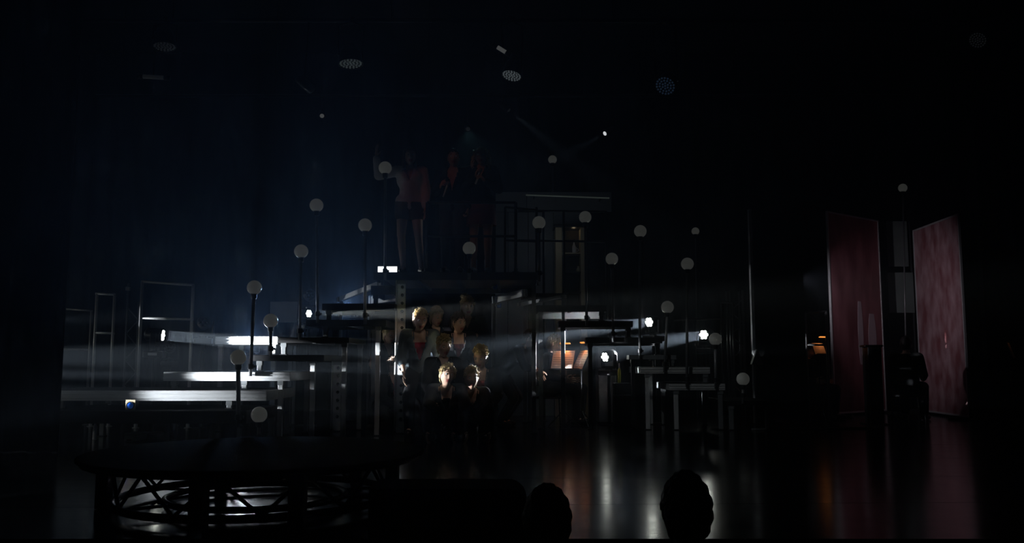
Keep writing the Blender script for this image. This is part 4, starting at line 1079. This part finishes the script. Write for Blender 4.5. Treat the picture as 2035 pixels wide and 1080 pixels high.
    if lk == 'trousers' or lk == 'shorts':
        m = MB(); m.ell(J['pelvis'] - sp * .01, (.168 * s + e, .118 * s + e, .115 * s), Rt, 18, 12)
        for sd in ('L', 'R'):
            if lk == 'trousers':
                m.cap(J['hp' + sd], J['kn' + sd], .088 * s + e, .062 * s + e); m.cap(J['kn' + sd], J['an' + sd].lerp(J['kn' + sd], .04), .060 * s + e, .046 * s + e)
            else:
                m.cap(J['hp' + sd], J['hp' + sd].lerp(J['kn' + sd], .33), .092 * s + e, .084 * s + e)
        obj('trousers' if lk == 'trousers' else 'shorts', remesh_mesh(m, 'trousers', lm, .018 * s, 2), lm, t)
    elif lk == 'skirt':
        m = MB(); n_ = 28; prof = [(.135, .10), (.175, .0), (.185, -.12), (.205, -.30)]
        vs = []; fs = []
        for (r, z) in prof:
            for k in range(n_):
                a = 2 * PI * k / n_; w_ = 1 + .03 * math.sin(7 * a) * (1 if z < -.05 else 0)
                vs.append(J['pelvis'] + Vector((r * math.cos(a) * w_, r * .75 * math.sin(a) * w_, z)) * s)
        for i in range(3):
            for k in range(n_): fs.append((i * n_ + k, i * n_ + (k + 1) % n_, (i + 1) * n_ + (k + 1) % n_, (i + 1) * n_ + k))
        m.add(vs, fs); so = obj('skirt', m, lm, t, smooth=True); md = so.modifiers.new('cloth', 'SOLIDIFY'); md.thickness = .006
    for sd in ('L', 'R'):
        a = J['an' + sd]; sg = 1 if sd == 'L' else -1
        m = MB()
        if pose in ('kneel', 'heels'):
            m.cap(a + Vector((0, .01, 0)), a + Vector((0, .15, -.02)) * s, .052 * s, .040 * s)
        elif shoe_kind == 'heel':
            z0 = a.z - .085 * s
            m.cap(a + Vector((0, .03, -.03)) * s, a + Vector((.02 * sg, -.10, -.052)) * s, .045 * s, .036 * s); m.cap(a + Vector((.02 * sg, -.09, -.052)) * s, a + Vector((.025 * sg, -.18, -.056)) * s, .036 * s, .026 * s)
            m.tube([a + Vector((0, .045, -.03)) * s, Vector((a.x, a.y + .05 * s, z0 + .001))], [.018 * s, .007 * s], 8)
        else:
            m.cap(a + Vector((0, .035, -.036)) * s, a + Vector((.02 * sg, -.145, -.046)) * s, .050 * s, .040 * s)
            m.cap(a + Vector((0, .02, -.02)) * s, a + Vector((0, 0, .10 if shoe_kind == 'boot' else .0)) * s, .044 * s, .046 * s)
        me = remesh_mesh(m, 'shoe', shoes, .012, 2)
        obj('shoe', me, shoes, t)
    return t

def place(px, py, Y, pose, face=0.0, h=None, z0=0.0, **kw):
    """stand the figure on z0 so that its head centre is near depth Y behind this spot of the stage"""
    hp = P(px, py, Y); pz = (kw.get('ov') or {}).get('head', POSES[pose]['head'])
    if h is None: h = min(1.80, max(1.5, 1.65 * (hp.z - z0) / pz[2]))
    off = Matrix.Rotation(face, 3, 'Z') @ Vector((pz[0], pz[1], 0)) * (h / 1.65)
    return person(kw.pop('label'), (hp.x - off.x, hp.y - off.y, z0), face, pose, h, **kw)
GP = 'people crowded under the tall platform'
# ---- the crowd under the platform
place(835, 637, 10.5, 'lean', .12, label='person with cropped blond hair in a grey short-sleeved jacket over a shiny red top', torso='cloth_grey', sleeve='mid', top='red_satin', vneck=.30, head=(.22, 0, .22), hair=('crop', 'hair_blond'), group=GP, seed=3)
place(867, 633, 11.5, 'stand', .25, label='person with tall blond curls standing beside the grey jacket', torso='cloth_navy', top='cloth_black', vneck=.16, head=(.12, 0, .45), hair=('updo', 'hair_blond'), group=GP, seed=4)
place(912, 643, 11.15, 'lean', .2, label='dark-haired person with a dark red top looking aside', torso='cloth_black', top='dark_red', vneck=.26, head=(.1, 0, .45), hair=('crop', 'hair_brown'), group=GP, seed=5)
place(929, 611, 11.72, 'stand', .05, label='tallest person of the crowd with a blond bun holding one forearm out', torso='cloth_black', sleeve='mid', vneck=.12, head=(.05, 0, .2), hair=('bun', 'hair_blond'), group=GP, seed=6,
      ov=dict(elL=(.235, -.06, 1.16), wrL=(.0, -.26, 1.175), handL=(-1, -.12, -.22)), hnorm={'L': (0, -.2, -1)})
place(882, 691, 10.28, 'kneel', .2, label='kneeling person with loose blond curls in the middle of the crowd', torso='cloth_black', vneck=.10, head=(.08, 0, .25), hair=('updo', 'hair_blond'), group=GP, seed=7)
place(955, 712, 10.6, 'heels', -.1, label='person with blond curls and a red neckline bowing the head', torso='cloth_black', top='dark_red', vneck=.28, head=(.32, .1, -.15), hair=('updo', 'hair_blond'), group=GP, seed=8)
place(888, 747, 10.0, 'squat', .1, label='crouching person in a dark blazer with brightly lit side curls and hands on the floor', torso='cloth_navy', vneck=.22, top='cloth_black', head=(-.06, .12, .3), hair=('side', 'hair_blond'), group=GP, seed=9)
place(937, 755, 10.05, 'squat', .05, label='crouching person with a dim upturned face in a black jacket', torso='cloth_black', vneck=.14, head=(-.12, 0, .15), hair=('updo', 'hair_blond'), group=GP, seed=10)
place(773, 668, 12.15, 'lean', .6, label='person half hidden behind the tube legs with bare arms', torso='cloth_black', sleeve='none', vneck=.12, head=(.1, 0, .2), hair=('crop', 'hair_blond'), group=GP, seed=11)
place(783, 728, 11.6, 'heels', .9, label='person with a red top peering past the perforated leg', torso='cloth_black', top='red_satin', vneck=.25, head=(.05, 0, .2), hair=('crop', 'hair_brown'), group=GP, seed=12,
      ov=dict(wrL=(.2, -.42, .06), elL=(.24, -.22, .38), handL=(0, -.9, -.1)))
# ---- three women on the platform
YW = 11.32
place(815, 312, YW, 'stand', .1, z0=ZP, label='woman in a white blouse and brown shorts raising one hand', torso='cloth_white', legs=('shorts', 'cloth_brown'), vneck=.18, head=(0, 0, .1), hair=('long', 'hair_brown'), shoe_kind='heel', collar=True, seed=21,
      ov=dict(elR=(-.40, -.03, 1.27), wrR=(-.43, -.08, 1.50), handR=(.02, -.05, 1), knR=(-.10, -.03, .49), anR=(-.07, 0, .085), knL=(.12, -.02, .49), anL=(.16, .03, .085)), curl=.12)
place(901, 315, YW, 'stand', -.05, z0=ZP, label='woman in a dark jacket with a low neckline and dark trousers', torso='cloth_black', legs=('trousers', 'denim'), vneck=.30, head=(0, 0, .15), hair=('smooth', 'hair_dark'), skin='skin_tan', seed=22,
      ov=dict(elR=(-.24, .0, 1.08), wrR=(-.14, -.22, 1.10), handR=(.25, -.8, .4)), curl=1.0)
place(956, 312, YW, 'stand', .0, z0=ZP, label='woman with long wavy blond hair in a black top and dark red skirt', torso='cloth_black', legs=('skirt', 'dark_red'), vneck=.14, head=(0, 0, -.05), hair=('wavy', 'hair_blond'), skin='skin_tan', shoes='white_boot', shoe_kind='boot', seed=23,
      ov=dict(elR=(-.23, -.02, 1.10), wrR=(-.06, -.24, 1.22), handR=(.2, -.6, .7), elL=(.23, -.02, 1.10), wrL=(.06, -.25, 1.16), handL=(-.5, -.6, .5)), curl=1.0)
def microphone(label, px, py, Y):
    c = P(px, py, Y); d = Vector((.35, -.25, .9)).normalized(); q = d.to_track_quat('Z', 'Y').to_matrix()
    t = thing('microphone', label, 'microphone', tuple(c))
    m = MB(); m.lathe([(.010, -.10), (.012, -.09), (.016, .06), (.019, .065)], c, 16, 0, q); obj('handle', m, 'alu', t, smooth=True)
    m = MB(); m.lathe([(.018, .065), (.026, .085), (.026, .10), (.016, .122), (0, .126)], c, 16, 0, q); obj('grille_head', m, 'dull_alu', t, smooth=True)
microphone('handheld microphone held by the woman in the dark jacket', 886, 378, YW - .26)
microphone('handheld microphone held by the blonde woman', 950, 352, YW - .28)

# ---- musicians, chairs and music stands
def chair(label, x, y, rz, z=0.0, name='folding_chair', group=None, sh=.45):
    t = thing(name, label, 'chair', (x, y, z), rz, group, world=False)
    m = MB(); m.bx(-.21, .21, -.21, .19, sh - .035, sh - .006); obj('seat', m, 'cloth_black', t, bev=.012)
    m = MB(); m.bx(-.20, .20, .215, .24, sh + .14, sh + .42); obj('backrest', m, 'cloth_black', t, bev=.012)
    for sx in (-1, 1):
        for (y0, y1) in ((-.18, -.20), (.18, .22)):
            m = MB(); m.tube([(sx * .19, y0, sh - .03), (sx * .20, y1, .003)], .011, 8); obj('leg', m, 'dark_metal', t, smooth=True)
        m = MB(); m.tube([(sx * .19, .18, sh - .02), (sx * .19, .228, sh + .40)], .011, 8); obj('back_post', m, 'dark_metal', t, smooth=True)
    return t
def seated(px, py, Y, face, h, z0, label, clabel, **kw):
    hp = P(px, py, Y); k = h / 1.65
    off = Matrix.Rotation(face, 3, 'Z') @ Vector((0, -.05 * k, 0))
    x, y = hp.x - off.x, hp.y - off.y
    person(label, (x, y, z0), face, 'sit', h, **kw)
    chair(clabel, x, y, face, z0, sh=.39 * k)
place(1052, 678, 12.2, 'lean', PI / 2 - .25, h=1.58, label='musician in a dark shirt bending towards the music stand', torso='cloth_navy', sleeve='mid', head=(.35, 0, .1), hair=('crop', 'hair_brown'), seed=31, group='musicians',
      ov=dict(neck=(0, -.26, 1.17), chest=(0, -.14, 1.04), head=(0, -.36, 1.29), shL=(.165, -.23, 1.13), shR=(-.165, -.23, 1.13), elL=(.2, -.34, .88), elR=(-.2, -.34, .88), wrL=(.12, -.5, .82), wrR=(-.12, -.5, .82)))
seated(1100, 684, 12.75, PI / 2 - .3, 1.74, 0.0, 'seated musician with light brown hair reading from the orange-lit music stand', 'dark folding chair under the musician at the orange-lit music stand', torso='cloth_black', head=(.4, 0, .1), hair=('crop', 'hair_blond'), seed=32, group='musicians')
seated(1608, 705, 14.0, .7, 1.62, 0.0, 'dim musician seated behind the rail frame at the orange-lit desk', 'dark folding chair behind the rail frame', torso='cloth_black', head=(.3, 0, 0), hair=('smooth', 'hair_dark'), seed=33, group='musicians')
seated(1800, 668, 13.4, 2.5, 1.75, 0.0, 'dark silhouette of a musician seated before the gap between the banners', 'dark folding chair before the gap between the banners', torso='cloth_black', head=(.2, 0, 0), hair=('smooth', 'hair_dark'), seed=34, group='musicians')
def music_stand(label, plabel, px, py, Y, yaw, tilt, lamp, wd=.42, ht=.30, light=0.0, off=(0, -.10, .06)):
    c = P(px, py, Y)
    t = thing('music_stand', label, 'music stand', (c.x, c.y, 0), group='music stands')
    R = Matrix.Rotation(yaw, 3, 'Z') @ Matrix.Rotation(tilt, 3, 'X')
    m = MB(); m.box(c, (wd, .006, ht), R); m.box(c + R @ Vector((0, -.03, -ht / 2)), (wd, .06, .006), R); dk = obj('desk', m, 'dark_metal', t, bev=.002)
    m = MB(); m.tube([(c.x, c.y + .02, .08), c + R @ Vector((0, .012, -.02))], .011, 8); obj('pole', m, 'dark_metal', t, smooth=True)
    for k in range(3):
        a = k * 2 * PI / 3 + yaw; m = MB(); m.tube([(c.x, c.y + .02, .22), (c.x + .26 * math.cos(a), c.y + .02 + .26 * math.sin(a), .006)], .008, 6); obj('tripod_leg', m, 'dark_metal', t)
    if lamp:
        tp = c + R @ Vector((.05, -.02, ht / 2 + .015))
        m = MB(); m.tube([c + R @ Vector((.05, .004, ht / 2 - .02)), tp + R @ Vector((0, .0, .05)), tp + R @ Vector((0, -.09, .05))], .005, 6); lp = obj('lamp_arm', m, 'dark_metal', t)
        m = MB(); m.box(tp + R @ Vector((0, -.09, .045)), (.16, .03, .012), R); obj('lamp_head', m, 'lamp_warm', lp, bev=.003)
    p = thing('sheet_music', plabel, 'sheet music', tuple(c + R @ Vector((0, -.01, -ht / 2 + .01))), group='sheet music')
    for sx in (-1, 1):
        m = MB(); m.box(c + R @ Vector((sx * wd * .24, -.008, .0)), (wd * .46, .003, ht * .92), R); pg = obj('page', m, 'paper', p)
        m = MB()
        for ln in range(7):
            m.box(c + R @ Vector((sx * wd * .24, -.0102, ht * (.36 - ln * .115))), (wd * .38, .0008, .0035), R)
        obj('staves', m, 'ink', pg)
    if light: spot('stand_glow_' + str(len(bpy.data.lights)), c + R @ Vector((.05, -.10, ht / 2 + .03)), c + R @ Vector((0, .0, -.02)), light, 110, (1.0, .33, .10), .5, .02)
music_stand('music stand with broad orange-lit pages in front of the seated musician', 'open sheet music glowing orange on the broad music stand', 1119, 716, 12.35, -.5, -.35, True, .36, .30, 1.3)
music_stand('music stand seen edge-on with a thin orange rim beside the seated musician', 'sheet music on the edge-on music stand', 1156, 716, 12.3, -1.30, -.45, True, .42, .32, 1.1)
music_stand('distant music desk glowing orange behind the rail frame', 'small orange-lit sheet music on the desk behind the rail frame', 1627, 694, 13.62, .5, -.35, True, .26, .20, .5)
music_stand('distant music desk with a faint orange glow at the drape beyond the banners', 'faint orange-lit sheet music at the drape beyond the banners', 2008, 697, 12.2, .9, -.3, False, .2, .24, .008)

# ---- audience in the front rows
def theatre_seat(label, x, y, z):
    t = thing('theatre_seat', label, 'seat', (x, y, z), PI, None, world=False)
    m = MB(); m.bx(-.20, .20, -.24, .18, .36, .455); obj('seat_cushion', m, 'cloth_black', t, bev=.03)
    m = MB(); m.bx(-.21, .21, .19, .27, .40, .90); obj('backrest', m, 'cloth_black', t, bev=.03)
    for sx in (-1, 1):
        m = MB(); m.bx(sx * .225 - .018, sx * .225 + .018, -.2, .24, .002, .56); obj('arm_frame', m, 'black_plastic', t, bev=.015)
ZA = -.75
for (px, py, Y, h, hs, lb, sl, sd) in ((1363, 1003, 3.05, 1.70, ('smooth', 'hair_dark'), 'audience member with short dark hair seen from behind at the stage edge', 'dark theatre seat under the short-haired audience member', 41),
                               (1087, 1042, 3.05, 1.64, ('smooth', 'hair_dark'), 'audience member with rounded dark hair seen from behind near the low plinth', 'dark theatre seat under the audience member near the low plinth', 42)):
    hp = P(px, py, Y); k = h / 1.65
    person(lb, (hp.x, hp.y - .05 * k, ZA), PI, 'sit', h, hair=hs, torso='cloth_black', seed=sd, group='audience', ov=dict(shL=(.15, 0, .925), shR=(-.15, 0, .925), elL=(.17, -.04, .67), elR=(-.17, -.04, .67)))
    theatre_seat(sl, hp.x, hp.y - .05 * k, ZA)

# ================================================================== remaining spots: a low red wash on the women, added fill spots elsewhere
small_spot('front spotlight with a red gel washing the three women', 780, -60, 8.9, P(905, 390, 11.3), 'lamp_red', 4.5, 22, (1.0, .45, .34), 4.62)
small_spot('added narrow spotlight brightening the metal edge of the scenery flat', 1010, 218, 13.0, P(1500, 610, 12.74), 'lamp_faint', 110, 12, (.85, .95, 1.0))  # spot added only to brighten the edge of the flat
def front_fill(label, x, tgt, power, deg, col):  # unseen fill light added on the forward bar
    c = Vector((x, 6.0, 6.0)); u = c - Vector((0, 0, CAMZ))
    small_spot(label, 1017.5 + F * (u.x / (u.y * math.cos(PITCH) + u.z * math.sin(PITCH))), 540 - F * (u.z * math.cos(PITCH) - u.y * math.sin(PITCH)) / (u.y * math.cos(PITCH) + u.z * math.sin(PITCH)), 6.0, tgt, 'lamp_faint', power, deg, col, 6.2)
front_fill('added unseen fill spotlight on the forward bar brightening the pale-edged decks', -2.5, P(1345, 765, 11.6), 200, 11, (.85, .95, 1.0))  # fill added to lift the front rails of these decks
front_fill('added unseen fill spotlight on the forward bar softly washing the crowd', .8, P(885, 700, 10.6), 60, 16, (1.0, .9, .8))  # soft fill added for the faces of the crowd
for o in bpy.data.objects:
    for k in ('_w', '_o'):
        if k in o: del o[k]
